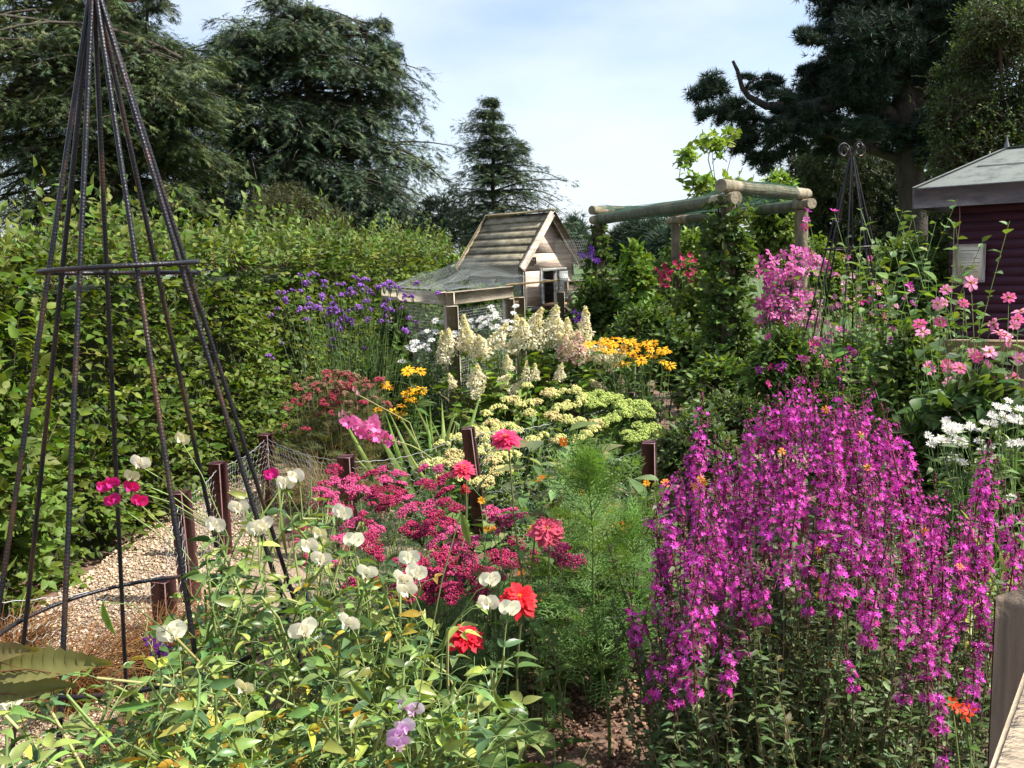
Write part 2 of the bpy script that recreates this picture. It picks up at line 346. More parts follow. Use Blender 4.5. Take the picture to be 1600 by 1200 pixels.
# ================================================================ SETTING: ground, path
def soil_mat():
    m, t, o = newmat('soil_and_grass'); n = t.nodes.new; l = t.links.new
    tc = n('ShaderNodeTexCoord'); a = n('ShaderNodeTexNoise'); a.inputs['Scale'].default_value = 22; a.inputs['Detail'].default_value = 9; a.inputs['Roughness'].default_value = .7; l(tc.outputs['Object'], a.inputs[0])
    r = n('ShaderNodeValToRGB'); r.color_ramp.elements[0].position = .3; r.color_ramp.elements[1].position = .72; r.color_ramp.elements[0].color = (.07, .038, .026, 1); r.color_ramp.elements[1].color = (.30, .185, .13, 1); l(a.outputs[0], r.inputs[0])
    g = n('ShaderNodeTexNoise'); g.inputs['Scale'].default_value = 5; g.inputs['Detail'].default_value = 8; l(tc.outputs['Object'], g.inputs[0])
    r2 = n('ShaderNodeValToRGB'); r2.color_ramp.elements[0].color = (.03, .06, .012, 1); r2.color_ramp.elements[1].color = (.10, .15, .04, 1); l(g.outputs[0], r2.inputs[0])
    sx = n('ShaderNodeSeparateXYZ'); l(tc.outputs['Object'], sx.inputs[0]); mr = n('ShaderNodeMapRange'); mr.inputs[1].default_value = 10; mr.inputs[2].default_value = 13; l(sx.outputs[1], mr.inputs[0])
    mx = n('ShaderNodeMix'); mx.data_type = 'RGBA'; l(mr.outputs[0], mx.inputs[0]); l(r.outputs[0], mx.inputs[6]); l(r2.outputs[0], mx.inputs[7])
    p = n('ShaderNodeBsdfPrincipled'); p.inputs['Roughness'].default_value = .95; l(mx.outputs[2], p.inputs['Base Color'])
    b = n('ShaderNodeBump'); b.inputs['Strength'].default_value = .9; b.inputs['Distance'].default_value = .03; l(a.outputs[0], b.inputs['Height']); l(b.outputs[0], p.inputs['Normal']); l(p.outputs[0], o.inputs[0]); return m
gx = np.concatenate([[-600, -200, -60, -20, -8], np.linspace(-4, 5, 150), [8, 20, 60, 200, 600]]); gy = np.concatenate([[-300, -60, -10, -2], np.linspace(1, 9, 140), [12, 20, 60, 200, 900]])
X, Y = np.meshgrid(gx, gy, indexing='ij'); inn = (X > -4) & (X < 5) & (Y > 1) & (Y < 9)
Zg = np.where(inn, .018 * vnoise(np.stack([X, Y, X * 0], -1), 9, 3) + R.normal(0, .006, X.shape), 0)
i = np.arange(X.size).reshape(X.shape); b = MB(); b.add(np.stack([X, Y, Zg], -1), np.stack([i[:-1, :-1], i[1:, :-1], i[1:, 1:], i[:-1, 1:]], -1).reshape(-1, 4))
struct('ground', b, soil_mat(), True, 'bare brown soil of the flower beds')
GRAV = surf('gravel', (.22, .155, .10), (.46, .35, .25), (120, 120, 120), .9, 1., 90, c3=(.33, .25, .17), dist=.02)
def strip(pts, wd, z=.05):
    pts = np.array(pts, float); T = nrm(np.gradient(pts, axis=0)); Nn = np.stack([-T[:, 1], T[:, 0]], 1); k = 9; s = np.linspace(-.5, .5, k)
    P = pts[:, None] + Nn[:, None] * s[None, :, None] * np.array(wd)[:, None, None]; V = np.concatenate([P, np.full(P.shape[:2] + (1,), z)], -1)
    i = np.arange(len(pts) * k).reshape(len(pts), k); return V.reshape(-1, 3), np.stack([i[:-1, :-1], i[1:, :-1], i[1:, 1:], i[:-1, 1:]], -1).reshape(-1, 4)
b = MB(); V, F = strip([(-1.9, 1.6), (-1.88, 3), (-1.85, 4.5), (-1.8, 6), (-1.6, 8)], [.85] * 5, .04); b.add(V, F)
struct('path', b, GRAV, False, 'pale gravel path along the hedge')
b = MB(); V, F = strip([(-1.75, 4.0), (-1.2, 4.35), (-.4, 5.0), (.5, 5.9), (1.6, 6.5), (3.2, 6.7)], [.8, .8, .75, .75, .8, .8], .045); b.add(V, F)
struct('path', b, GRAV, False, 'pale gravel path crossing between the beds')
# loose stones
def pebbles(name, label, pts, s, pal, cat):
    b = MB(); O = np.array([(1, 0, 0), (-1, 0, 0), (0, 1, 0), (0, -1, 0), (0, 0, .6), (0, 0, -.6)], float); F = [np.array([[0, 2, 4], [2, 1, 4], [1, 3, 4], [3, 0, 4], [2, 0, 5], [1, 2, 5], [3, 1, 5], [0, 3, 5]])]
    scat(b, (O, F), pts, rdir(len(pts)) * np.array([1, 1, .2]), np.array([0, 0, 1.]) + rdir(len(pts)) * .4, s * np.exp(R.normal(0, .35, len(pts))), cols(pal, len(pts), .25, .04))
    o = obj(name, b.mesh(name, TWIG)); tag(o, label, cat, kind='stuff'); return o
n = 16000; px = U(-2.3, -1.5, n); py = 2.4 + 4.2 * U(0, 1, n) ** 1.3; pebbles('gravel', 'pale gravel stones loose on the garden path', np.stack([px, py, np.full(n, .045)], 1), .007, [(.40, .29, .19), (.52, .39, .26), (.26, .18, .12), (.46, .37, .28)], 'gravel')
n = 7000; a = U(0, 1, n); px = -.1 + U(-.3, 1.1, n); py = 2.2 + 1.5 * U(0, 1, n); pebbles('soil_clods', 'small brown clods of soil in the bed', np.stack([px, py, U(.0, .02, n)], 1), .009, [(.22, .13, .09), (.30, .19, .13), (.14, .08, .055)], 'soil')

# ================================================================ TREES
def px2m(Y): return Y / FPX
CED = [(.058, .088, .036), (.078, .108, .040), (.110, .135, .044), (.036, .056, .028)]
CEDB = [(.052, .086, .046), (.070, .106, .054), (.034, .056, .034), (.100, .135, .058)]
def cedar(label, trunk_px, Y, leaders, prof, nb, lc, ss=.30, pal_gap=None, lowz=2.2, depth=.8, tw_n=16, sp_n=5, tstart=.22, name='cedar_tree', hang=.45, lay=1.25, mn=10):
    base = at(trunk_px, 405, Y); root = thing(name, label, 'tree', (base[0], base[1], 0))
    bb = MB(); bl = MB(); m = px2m(Y); B0 = np.array([base[0], base[1], 0])
    for li, (lpx, ltop, rr, share) in enumerate(leaders):
        top = at(lpx, ltop, Y); mid = at(lpx * .6 + trunk_px * .4, (ltop + 420) / 2 + 60, Y); dy = U(-1.5, 1.5) if li else 0
        top[1] += dy; mid[1] += dy * .6
        P = limb(bb, [(0, 0, 0) if li == 0 else (U(-.3, .3), U(-.3, .3), 1.5), mid - B0, top - B0], rr, .04, 8, (1, 1, 1), .05)
        n = int(nb * share); tz = U(0, 1, n) ** .85; zs = lowz + (top[2] - lowz) * tz; lv = lay + li * .1; zs = np.clip(np.round(zs / lv) * lv + R.normal(0, lv * .13, n), lowz, top[2]); tz = (zs - lowz) / (top[2] - lowz)
        bx = np.interp(zs, P[:, 2], P[:, 0]); by = np.interp(zs, P[:, 2], P[:, 1]); az = U(0, 2 * PI, n)
        dirs = np.stack([np.cos(az), np.sin(az), np.zeros(n)], 1)
        pyv = 405 - (zs - 1.6) / m                            # picture height of each bough
        xr = np.interp(pyv, prof[:, 0], prof[:, 2]); xl = np.interp(pyv, prof[:, 0], prof[:, 1])
        bpx = 800 + (bx + B0[0]) / m
        er = np.maximum(xr - bpx, mn) * m; el_ = np.maximum(bpx - xl, mn) * m
        ln = np.where(np.cos(az) > 0, er, el_); avg = np.minimum((er + el_) / 2, 6.5) * depth
        cx = np.abs(np.cos(az)); ln = (ln * cx ** 1.5 + avg * (1 - cx ** 1.5)) * U(.3, 1.06, n); ln = np.minimum(ln, 8.5)
        cedar_branches(bb, bl, None, np.stack([bx, by, zs], 1), dirs, ln, U(.0, .35, n) + .15 * tz, U(.2, .55, n), tw_n, sp_n, ss, lc, tstart=tstart, hang=hang)
    obj('trunk', bb.mesh('trunk', BARK, True), root); obj('crown', bl.mesh('crown', NEED), root); return root
prof2 = np.array([(-5, 470, 505), (30, 405, 560), (70, 325, 625), (110, 290, 695), (150, 300, 665), (200, 325, 690), (230, 300, 725), (270, 295, 745), (320, 290, 775), (420, 280, 775)], float)
cedar('wide spreading dark cedar of several stems, filling the middle left sky', 490, 44, [(480, 0, .55, .45), (572, 28, .4, .3), (400, 55, .35, .25), (345, 85, .25, .16)], prof2, 470, CEDB, ss=.33, lowz=2.0, tw_n=20, sp_n=8, hang=.5, lay=1.35)
prof1 = np.array([(-120, 60, 250), (-20, -60, 215), (40, -130, 275), (80, -160, 340), (120, -190, 385), (160, -200, 370), (230, -160, 330), (300, -120, 330), (420, -100, 330)], float)
cedar('tall cedar with thick bare lower trunk behind the left obelisk', 185, 36, [(165, -130, .75, .6), (75, -60, .38, .22), (235, 0, .35, .18), (300, 85, .28, .2), (20, 60, .28, .15)], prof1, 390, CED, ss=.29, lowz=4.2, tw_n=20, sp_n=8, hang=.5, lay=1.3)
prof3 = np.array([(150, 768, 772), (175, 756, 786), (200, 732, 812), (240, 728, 850), (270, 722, 878), (300, 715, 905), (325, 705, 925), (400, 705, 915)], float)
cedar('small pointed blue-green conifer behind the hen house roof', 778, 32, [(770, 152, .14, 1.)], prof3, 270, CEDB, ss=.22, lay=.45, hang=.25, mn=2, lowz=2.2, depth=.9, tw_n=14, sp_n=5, tstart=.12, name='conifer_tree')
b0 = at(5, 300, 40); cedar('dark conifer cut off by the left edge of the picture', -40, 48, [(-40, 225, .3, 1.)], np.array([(225, -50, -30), (280, -110, 30), (340, -130, 60), (420, -140, 60)], float), 60, CED, ss=.34, lowz=1.5, name='conifer_tree')

# pine on the right: explicit limbs and needle clumps
def clump_tree(name, label, trunk_px, Y, limbs, clumps, lc, ss, dens, cat='tree', mat=None, trunk_r=.3, tpls=TF, flat=.6, tmat=None, dep=1.2, spr=1.):
    base = at(trunk_px, 405, Y); B0 = np.array([base[0], base[1], 0]); root = thing(name, label, cat, B0)
    bb = MB(); bl = MB(); m = px2m(Y)
    for (pts, r0, r1) in limbs:
        W = [at(x, y, Y + (q[0] if (q := rest) else 0)) - B0 for x, y, *rest in pts]
        limb(bb, W, r0, r1, 8, (1, 1, 1), .02)
    for (cx, cy, rx_, ry_) in clumps:
        dz = U(-dep, dep); c = at(cx, cy, Y + dz) - B0; rad = np.array([rx_ * m, (rx_ + ry_) / 2 * m * .9, ry_ * m]) * spr
        n = int(dens * rx_ * ry_ / 100) + 6; k = max(3, int(n / 26)); d = rdir(k) * (U(.2, 1, (k, 1)) ** .4); cc = c + d * rad
        q = cc[R.integers(0, k, n)] + R.normal(0, .27, (n, 3)) * rad * np.array([1, 1, flat]); out_ = nrm(q - c + np.array([0, 0, .3]))
        kk = R.integers(0, len(tpls), n); co = cols(lc, n, .2); sz = ss * np.exp(R.normal(0, .25, n)); up = rdir(n) + np.array([0, 0, .6])
        for i in range(len(tpls)):
            w_ = kk == i; scat(bl, tpls[i], q[w_], out_[w_] + rdir(w_.sum()) * .6, up[w_], sz[w_], co[w_])
        kt = min(k, 6); tubes(bb, np.stack([np.tile(c - np.array([0, 0, .4]) * rad, (kt, 1)), (c + cc[:kt]) / 2, cc[:kt]], 1), np.array([.03, .02, .01])[None].repeat(kt, 0) * Y / 22, 3, (.5, .45, .4))
    obj('trunk', bb.mesh('trunk', tmat or BARK, True), root); obj('crown', bl.mesh('crown', mat or NEED), root); return root
PINE = [(.022, .042, .026), (.030, .052, .030), (.018, .034, .024)]
YP = 20
limbs = [([(1425, 520), (1424, 300), (1410, 120), (1395, -60)], .36, .22), ([(1424, 300), (1436, 120), (1450, -60)], .26, .2),
         ([(1405, 190), (1340, 150), (1260, 165), (1200, 165), (1168, 145), (1145, 95)], .17, .035), ([(1330, 155), (1245, 190), (1205, 225), (1182, 246)], .14, .05),
         ([(1405, 120), (1350, 60), (1290, 40)], .14, .04), ([(1400, 40), (1340, -10), (1300, -40)], .12, .04), ([(1165, 138), (1185, 122), (1210, 128)], .04, .015),
         ([(1410, 250), (1340, 225), (1290, 210)], .13, .04), ([(1435, 130), (1500, 90), (1550, 60)], .14, .05), ([(1425, 260), (1480, 230), (1520, 240)], .12, .04)]
cl = [(1110, 140, 24, 26), (1132, 170, 22, 26), (1100, 178, 12, 18), (1170, 190, 24, 22), (1195, 140, 26, 18), (1222, 150, 18, 16), (1160, 222, 26, 20), (1192, 255, 22, 22), (1215, 205, 22, 22), (1240, 235, 18, 18),
      (1270, 150, 34, 36), (1300, 115, 40, 32), (1262, 62, 20, 14), (1310, 20, 38, 30), (1345, 60, 46, 40), (1285, 185, 34, 30), (1340, 120, 45, 40), (1250, 190, 26, 24),
      (1380, 20, 45, 40), (1390, 90, 45, 45), (1300, -20, 40, 30), (1440, 30, 50, 50), (1460, 100, 46, 50), (1480, 20, 50, 44), (1500, 160, 45, 45), (1300, 225, 30, 20),
      (1540, 60, 50, 50), (1530, 0, 60, 40), (1590, 20, 50, 50), (1340, -30, 50, 30), (1410, -40, 50, 40), (1480, 230, 40, 30), (1270, 110, 18, 14), (1225, 170, 16, 12), (1280, 52, 30, 16), (1310, 78, 24, 14), (1168, 118, 12, 8), (1205, 125, 14, 8), (1372, 150, 36, 34), (1395, 215, 30, 24), (1430, 150, 26, 40), (1445, 205, 30, 30), (1405, 60, 26, 44), (1360, 165, 26, 22), (1345, 205, 34, 18), (1150, 160, 12, 10)]
PBARK = surf('pine_bark', (.018, .014, .011), (.055, .043, .034), (7, 7, 2.2), .95, .8, 20, dist=.03)
clump_tree('pine_tree', 'big dark pine with a bare crooked limb reaching left over the garden', 1425, YP, limbs, cl, PINE, .15, 74, tmat=PBARK, flat=.6, spr=.9)
YEW = [(.045, .060, .022), (.060, .076, .026), (.034, .050, .022)]
def yew(label, tpx, Y, cl, ss=.2, dens=42, lc=YEW, name='yew_tree'):
    return clump_tree(name, label, tpx, Y, [([(tpx, 520), (tpx, 400), (tpx, cl[0][1])], .2, .05)], cl, lc, ss, dens, flat=1.1)
yew('dark yew behind the right obelisk, under the pine', 1330, 27, [(1345, 215, 40, 40), (1300, 250, 48, 40), (1360, 270, 55, 45), (1270, 300, 50, 50), (1330, 330, 60, 50), (1385, 330, 50, 60), (1240, 340, 45, 45), (1300, 385, 70, 40), (1390, 390, 60, 40), (1220, 390, 50, 35), (1250, 275, 25, 25)], dens=50)
yew('dark evergreen right of the pine trunk, behind the shed', 1470, 26, [(1470, 290, 40, 45), (1455, 345, 45, 50), (1510, 300, 50, 50), (1560, 270, 60, 60), (1480, 395, 60, 40), (1600, 240, 60, 60)])
yew('brownish green yew bush between the hedge and the wide cedar', 455, 24, [(455, 325, 36, 32), (425, 350, 40, 35), (490, 350, 42, 34), (450, 385, 70, 34), (400, 390, 40, 24), (520, 385, 40, 24)], lc=[(.055, .060, .020), (.075, .078, .026)])
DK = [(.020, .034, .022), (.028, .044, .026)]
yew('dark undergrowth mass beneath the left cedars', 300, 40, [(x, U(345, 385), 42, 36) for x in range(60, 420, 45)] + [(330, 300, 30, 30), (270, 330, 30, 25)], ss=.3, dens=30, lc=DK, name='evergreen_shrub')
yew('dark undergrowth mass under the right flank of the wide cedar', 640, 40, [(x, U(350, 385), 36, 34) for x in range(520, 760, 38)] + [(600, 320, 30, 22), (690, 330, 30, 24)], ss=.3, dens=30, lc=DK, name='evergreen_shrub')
# broadleaf tree on the far right
BIR = [(.050, .095, .028), (.070, .125, .036), (.040, .078, .026)]
def broadleaf(label, name, tpx, Y, ells, nl, ls, lc, tpl=L2, tr=.12, tl=.5, n_per=None, limbs=()):
    base = at(tpx, 405, Y); B0 = np.array([base[0], base[1], 0]); root = thing(name, label, 'tree', B0); bb = MB(); bl = MB(); m = px2m(Y)
    for k, (cx, cy, rx_, ry_, n) in enumerate(ells):
        c = at(cx, cy, Y + U(-.5, .5)); rad = np.array([rx_ * m, (rx_ + ry_) / 2 * m, ry_ * m])
        E, d = bush_pts(c, rad, n, k, .3); S = E - nrm(d + R.normal(0, .5, d.shape) + np.array([0, 0, .3])) * tl * U(.5, 1.2, (len(E), 1))
        twigs(bb, bl, S - B0, E - B0, nl, tpl, ls, lc, np.array([0, 0, .7]) + d * .5, r=.004 * Y / 8)
        limb(bb, [(0, 0, .8), (c - B0) * np.array([.5, .5, .7]), c - B0], tr * .5, tr * .1, 5, (.07, .055, .04), .03, 8)
    limb(bb, [(0, 0, 0), (0, 0, 1.), (at(ells[0][0], ells[0][1], Y) - B0)], tr, tr * .2, 6, (.07, .055, .04), .02)
    obj('trunk', bb.mesh('trunk', TWIG), root); obj('crown', bl.mesh('crown', LEAF), root); return root
broadleaf('small-leaved birch tree overhanging the shed at the right edge', 'birch_tree', 1570, 14, [(1530, 90, 55, 50, 420), (1500, 180, 50, 55, 430), (1560, 190, 60, 60, 500), (1600, 90, 60, 80, 500), (1490, 250, 40, 34, 260), (1560, 30, 70, 40, 420), (1620, 200, 60, 70, 400), (1640, 60, 60, 90, 300), (1470, 130, 18, 40, 140), (1530, 240, 70, 50, 420), (1500, 300, 60, 40, 360), (1580, 290, 60, 40, 300)], 7, .055, BIR, tl=.45)
# distant trees
DT = [(.045, .075, .042), (.060, .090, .048), (.050, .080, .055)]
for lab, tx, Yd, el_ in [('far round tree showing just right of the hen house roof', 893, 90, [(893, 372, 18, 26), (905, 385, 16, 18)]), ('far bushy tree seen under the pergola left end', 985, 85, [(985, 375, 22, 24), (970, 392, 20, 18)]),
                         ('far rounded dark tree left of the middle pergola post', 1032, 80, [(1030, 368, 24, 24), (1046, 385, 22, 24), (1015, 386, 22, 20)]), ('far low tree between the hen house and the pergola', 925, 95, [(925, 390, 22, 18), (945, 392, 20, 16)]), ('far tree behind the middle pergola post', 1080, 75, [(1080, 365, 26, 30), (1105, 375, 24, 28)])]:
    clump_tree('distant_tree', lab, tx, Yd, [([(tx, 430), (tx, 400), (tx, el_[0][1])], .25, .08)], el_, DT, .9, 120, flat=.9, dep=3)

# ================================================================ HEDGES
HED = [(.082, .128, .018), (.105, .155, .022), (.058, .100, .016), (.150, .190, .034), (.070, .125, .018)]
def hedge(label, A, B, ht, th, dn, ls, lc, root_name='hedge', yfar=8., topj=.35, htf=None):
    A = np.array(A, float); B = np.array(B, float); ln = np.linalg.norm(B - A); u = (B - A) / ln; nn = np.array([u[1], -u[0]])   # nn points to the viewer's right
    root = thing(root_name, label, 'hedge', (A[0], A[1], 0)); bl = MB(); bs = MB()
    def wave(s, z): return .15 * vnoise(np.stack([s, z, s * 0], -1), 1.7, 5) + .07 * vnoise(np.stack([s, z, s * 0], -1), 6, 6)
    def top(s): return (htf(s) if htf is not None else ht) + .11 * vnoise(np.stack([s, s * 0, s * 0], -1), 2.5, 9)
    # front face
    n = int(dn * ln * ht); s = ln * U(0, 1, n) ** 1.25; z = top(s) * U(.02, 1, n)
    fo = wave(s, z); S3 = np.stack([u[0] * s + nn[0] * (fo - .22), u[1] * s + nn[1] * (fo - .22), z], 1)
    d = np.stack([np.full(n, nn[0]), np.full(n, nn[1]), np.full(n, .25)], 1) + R.normal(0, .38, (n, 3)); d = nrm(d); E3 = S3 + d * U(.18, .36, (n, 1))
    E3[:, 2] = np.maximum(E3[:, 2], .02)
    upv = np.array([nn[0] * .45, nn[1] * .45, .85]) + R.normal(0, .2, (n, 3))
    twigs(bs, bl, S3, E3, 8, L4 if ls > .045 else L3, ls, lc, upv, sag=.15, sc=(.10, .07, .045))
    # top
    n = int(dn * ln * th * .9); s = ln * U(0, 1, n) ** 1.25; q = U(-th, .05, n); z = top(s) - .12
    S3 = np.stack([u[0] * s + nn[0] * q, u[1] * s + nn[1] * q, z], 1); d = nrm(np.stack([R.normal(0, .35, n), R.normal(0, .35, n), np.ones(n)], 1)); E3 = S3 + d * (U(.15, .32, (n, 1)) + topj * (U(0, 1, (n, 1)) ** 5))
    twigs(bs, bl, S3, E3, 9, L3, ls, lc, d * .3 + np.array([.2, -.3, .5]), sag=.02, sc=(.10, .07, .045))
    # solid dark slab added inside the leaves to block light and sky
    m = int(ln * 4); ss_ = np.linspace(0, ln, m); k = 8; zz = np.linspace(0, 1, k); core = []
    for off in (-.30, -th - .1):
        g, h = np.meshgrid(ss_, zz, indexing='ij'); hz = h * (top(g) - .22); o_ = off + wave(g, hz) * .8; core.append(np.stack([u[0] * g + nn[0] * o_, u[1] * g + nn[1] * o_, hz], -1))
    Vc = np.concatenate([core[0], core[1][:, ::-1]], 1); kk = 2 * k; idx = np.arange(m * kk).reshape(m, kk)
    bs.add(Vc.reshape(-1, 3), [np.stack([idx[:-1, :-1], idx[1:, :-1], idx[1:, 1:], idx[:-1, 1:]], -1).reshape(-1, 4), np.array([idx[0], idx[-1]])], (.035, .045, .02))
    obj('foliage', bl.mesh('foliage', LEAF), root); obj('branches_and_slab', bs.mesh('branches_and_slab', TWIG), root); return root
hedge('tall green beech hedge running along the left of the garden', (-2.62, 2.5), (-.95, 14.5), 1.7, 1.0, 175, .056, HED, topj=.38, htf=lambda s: 1.66 + .018 * s + .05 * np.sin(s * 2.1) + .03 * np.sin(s * 5.3))
bush('shrub', 'brighter large-leaved green shrub at the far left of the hedge top', 'shrub', (-3.0, 4.2, 1.5), (.55, .5, .34), 170, 8, L4, .085, [(.12, .20, .025), (.16, .25, .035)], tl=.25)
bush('shrub', 'leafy green shrub growing low in front of the hedge at the left edge', 'shrub', (-2.45, 3.95, .8), (.33, .5, .75), 420, 8, L4, .060, [(.10, .17, .025), (.085, .14, .022), (.14, .20, .04)], tl=.25)

# ================================================================ HEN HOUSE
A_ = np.array
def wood(name, label=None, parent=None, b=None, mat=None): return obj(name, b.mesh(name, mat or WEATH), parent, label=label)
o0 = np.array([.147, 9.0, 0.]); ug = np.array([.71, .70, 0]); vs = np.array([-.71, .70, 0]); zf, ze, zr = 1.15, 1.63, 2.07; gw, sl = .76, .80
hh = thing('hen_house', 'small weathered timber hen house with a boarded pitched roof, raised behind the cage', 'hen house', o0)
def hp(u, v, z): return ug * u + vs * v + A_([0, 0, z])
def prism(b, poly, d, col):    # poly: list of 3-D points, extruded by vector d
    poly = np.array(poly, float); n = len(poly); V = np.concatenate([poly, poly + d]); i = np.arange(n); j = (i + 1) % n
    b.add(V, [np.stack([i, j, j + n, i + n], 1), i[None, ::-1], (i + n)[None]], col)
g = -(-ug * 0 + 0); ti = vs * .02    # thickness goes inward
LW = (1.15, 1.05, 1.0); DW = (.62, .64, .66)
b = MB()
d0, d1, dz = .30, .48, 1.50
prism(b, [hp(.0, 0, zf), hp(d0, 0, zf), hp(d0, 0, dz), hp(0, 0, dz)], ti, (1.6, 1.42, 1.36))  # sunlight on the gable is put into these raised tints
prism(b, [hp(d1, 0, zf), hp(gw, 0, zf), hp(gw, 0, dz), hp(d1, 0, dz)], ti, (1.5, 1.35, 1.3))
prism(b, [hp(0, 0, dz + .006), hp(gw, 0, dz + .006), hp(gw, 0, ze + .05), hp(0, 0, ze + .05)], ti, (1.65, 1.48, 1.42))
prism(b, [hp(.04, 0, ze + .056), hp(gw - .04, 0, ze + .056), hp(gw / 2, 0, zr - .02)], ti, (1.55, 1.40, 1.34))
wood('gable_wall', 'pinkish grey gable wall with the pop hole, coloured paler for sunlight', hh, b)
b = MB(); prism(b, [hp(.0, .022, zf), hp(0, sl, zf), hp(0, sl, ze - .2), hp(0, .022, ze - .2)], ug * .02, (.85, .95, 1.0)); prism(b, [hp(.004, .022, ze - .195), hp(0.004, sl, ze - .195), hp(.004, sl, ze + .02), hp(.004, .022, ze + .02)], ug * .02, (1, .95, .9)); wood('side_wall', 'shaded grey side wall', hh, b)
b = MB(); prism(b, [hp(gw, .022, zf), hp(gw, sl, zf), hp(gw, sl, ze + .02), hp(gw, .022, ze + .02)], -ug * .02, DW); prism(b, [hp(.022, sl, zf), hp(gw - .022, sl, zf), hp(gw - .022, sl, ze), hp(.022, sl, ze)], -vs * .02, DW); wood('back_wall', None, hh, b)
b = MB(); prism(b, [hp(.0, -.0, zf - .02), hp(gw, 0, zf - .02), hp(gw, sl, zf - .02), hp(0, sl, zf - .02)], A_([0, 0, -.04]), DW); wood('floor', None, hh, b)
for (cu, cv) in ((0.012, -.012), (.012, sl)): 
    b = MB(); beam(b, hp(cu - .02, cv, zf - .05), hp(cu - .02, cv, ze + .0), .05, .035, (.75, .8, .85), up=ug); wood('corner_batten', None, hh, b)
b = MB(); ov = .05; hw = gw / 2; dz_ = zr - ze; sle = math.hypot(hw + .09, dz_ * (hw + .09) / hw); nb = 7
for side, nm in ((0, 'left'), (1, 'right')):
    b = MB()
    for k in range(nb):
        f0, f1 = k / nb, (k + 1.25) / nb
        def rp_(f, v, lift): 
            f = min(f, 1.); u = hw - f * (hw + .09) if side == 0 else hw + f * (hw + .09); return hp(u, v, zr - dz_ * f * (hw + .09) / hw + lift)
        l0, l1 = .012 , .034 ; c_ = A_([.95, .92, .82]) * U(.8, 1.1); vj0, vj1 = -ov - U(0, .012), sl + ov + U(0, .02)
        prism(b, [rp_(f0, vj0, l0), rp_(f1, vj0, l1), rp_(f1, vj1, l1), rp_(f0, vj1, l0)], A_([0, 0, .018]), c_)
    wood('roof', 'mossy brown lapped roof boards', hh, b, surf('mossy_boards_' + nm, (.09, .08, .06), (.33, .30, .23), (7, 7, 16), .9, .6, 60, c3=(.20, .18, .13), attr=True))
b = MB(); beam(b, hp(hw, -ov - .03, zr + .05), hp(hw, sl + ov + .02, zr + .05), .10, .02, (.55, .5, .35)); wood('ridge_board', None, hh, b)
for sgn in (0, 1):
    b = MB(); e_ = hp(-.10 if sgn == 0 else gw + .10, -ov - .035, ze - .105); beam(b, hp(hw, -ov - .035, zr + .02), e_, .022, .085, (1.05, 1.0, .97)); wood('barge_board', None, hh, b)
b = MB(); beam(b, hp(-.10, sl + ov + .03, ze - .09), hp(hw, sl + ov + .03, zr + .03), .022, .07, (1.05, .95, .7)); wood('barge_board', None, hh, b)
b = MB()
for (p, q) in ((hp(d0 - .02, -.014, zf), hp(d0 - .02, -.014, dz + .03)), (hp(d1 + .02, -.014, zf), hp(d1 + .02, -.014, dz + .03)), (hp(d0 - .03, -.016, dz + .012), hp(d1 + .17, -.016, dz + .012))): beam(b, p, q, .028, .03, (1.1, 1.25, 1.35), up=vs)
wood('door_frame', 'pale grey pop hole frame', hh, b)
b = MB(); prism(b, [hp(d1 + .04, -.028, zf + .02), hp(d1 + .17, -.028, zf + .02), hp(d1 + .17, -.028, dz - .01), hp(d1 + .04, -.028, dz - .01)], -vs * .014, (1.0, 1.2, 1.35)); wood('door', 'pale grey sliding door pushed to the right', hh, b)
b = MB(); box(b, hp(d0 + .09, -.07, zf + .0), (.26, .12, .025), math.atan2(ug[1], ug[0]), (1.5, 1.0, .6)); wood('threshold', None, hh, b)
b = MB(); box(b, hp(.10, -.015, ze - .02), (.17, .022, .075), math.atan2(ug[1], ug[0]), (.95, .9, .9), .004); sg_ = wood('name_board', 'small weathered plank with faded lettering', hh, b)
b = MB()
for k in range(5): box(b, hp(.045 + k * .026, -.0275, ze - .02 + (k % 2) * .004), (.014, .002, .03 - .008 * (k % 3 == 1)), math.atan2(ug[1], ug[0]), (.25, .22, .2))
wood('lettering', None, sg_, b)
for (u_, v_) in ((.04, .04), (gw - .04, .04), (.04, sl - .04), (gw - .04, sl - .04)):
    b = MB(); beam(b, hp(u_, v_, 0), hp(u_, v_, zf - .062), .06, .06, (.7, .65, .6)); wood('leg', None, hh, b, WEATHV)
b = MB()
for s_ in (-.1, .1): beam(b, hp(.39 + s_, -.10, zf - .02), hp(.39 + s_, -1.0, .25), .025, .05, (.7, .62, .5))
for k in range(8): q = k / 8; beam(b, hp(.27, -.12 - .86 * q, zf - .02 - .86 * q), hp(.51, -.12 - .86 * q, zf - .02 - .86 * q), .04, .02, (.8, .7, .55))
wood('ramp', 'slatted timber ramp', hh, b)
def hexnet(b, O, U_, V_, W, H, cell=.03, r=.0009, sides=3, f=None):
    """hexagonal wire in the plane O + x*U + y*V"""
    a = cell / math.sqrt(3); nx = int(W / cell) + 1; ny = int(H / (1.5 * a)) + 1; S = []; 
    for j in range(ny):
        for i in range(nx):
            x = i * cell + (j % 2) * cell / 2; y = j * 1.5 * a
            for (p, q) in (((0, a * .5), (cell / 2, a)), ((cell / 2, a), (cell, a * .5)), ((0, -a * .5), (0, a * .5))): S.append([(x + p[0], y + p[1]), (x + q[0], y + q[1])])
    S = np.array(S); S = S[(S[:, :, 0].max(1) <= W) & (S[:, :, 1].max(1) <= H)]
    x, y = S[..., 0], S[..., 1]; fu = f(x, y) if f else 0
    P = A_(O, ) + x[..., None] * A_(U_) + y[..., None] * A_(V_); Nn = nrm(np.cross(A_(U_, ), A_(V_))); P = P + (fu[..., None] * Nn if f else 0)
    tubes(b, P, r, sides, (.6, .6, .6)); return b
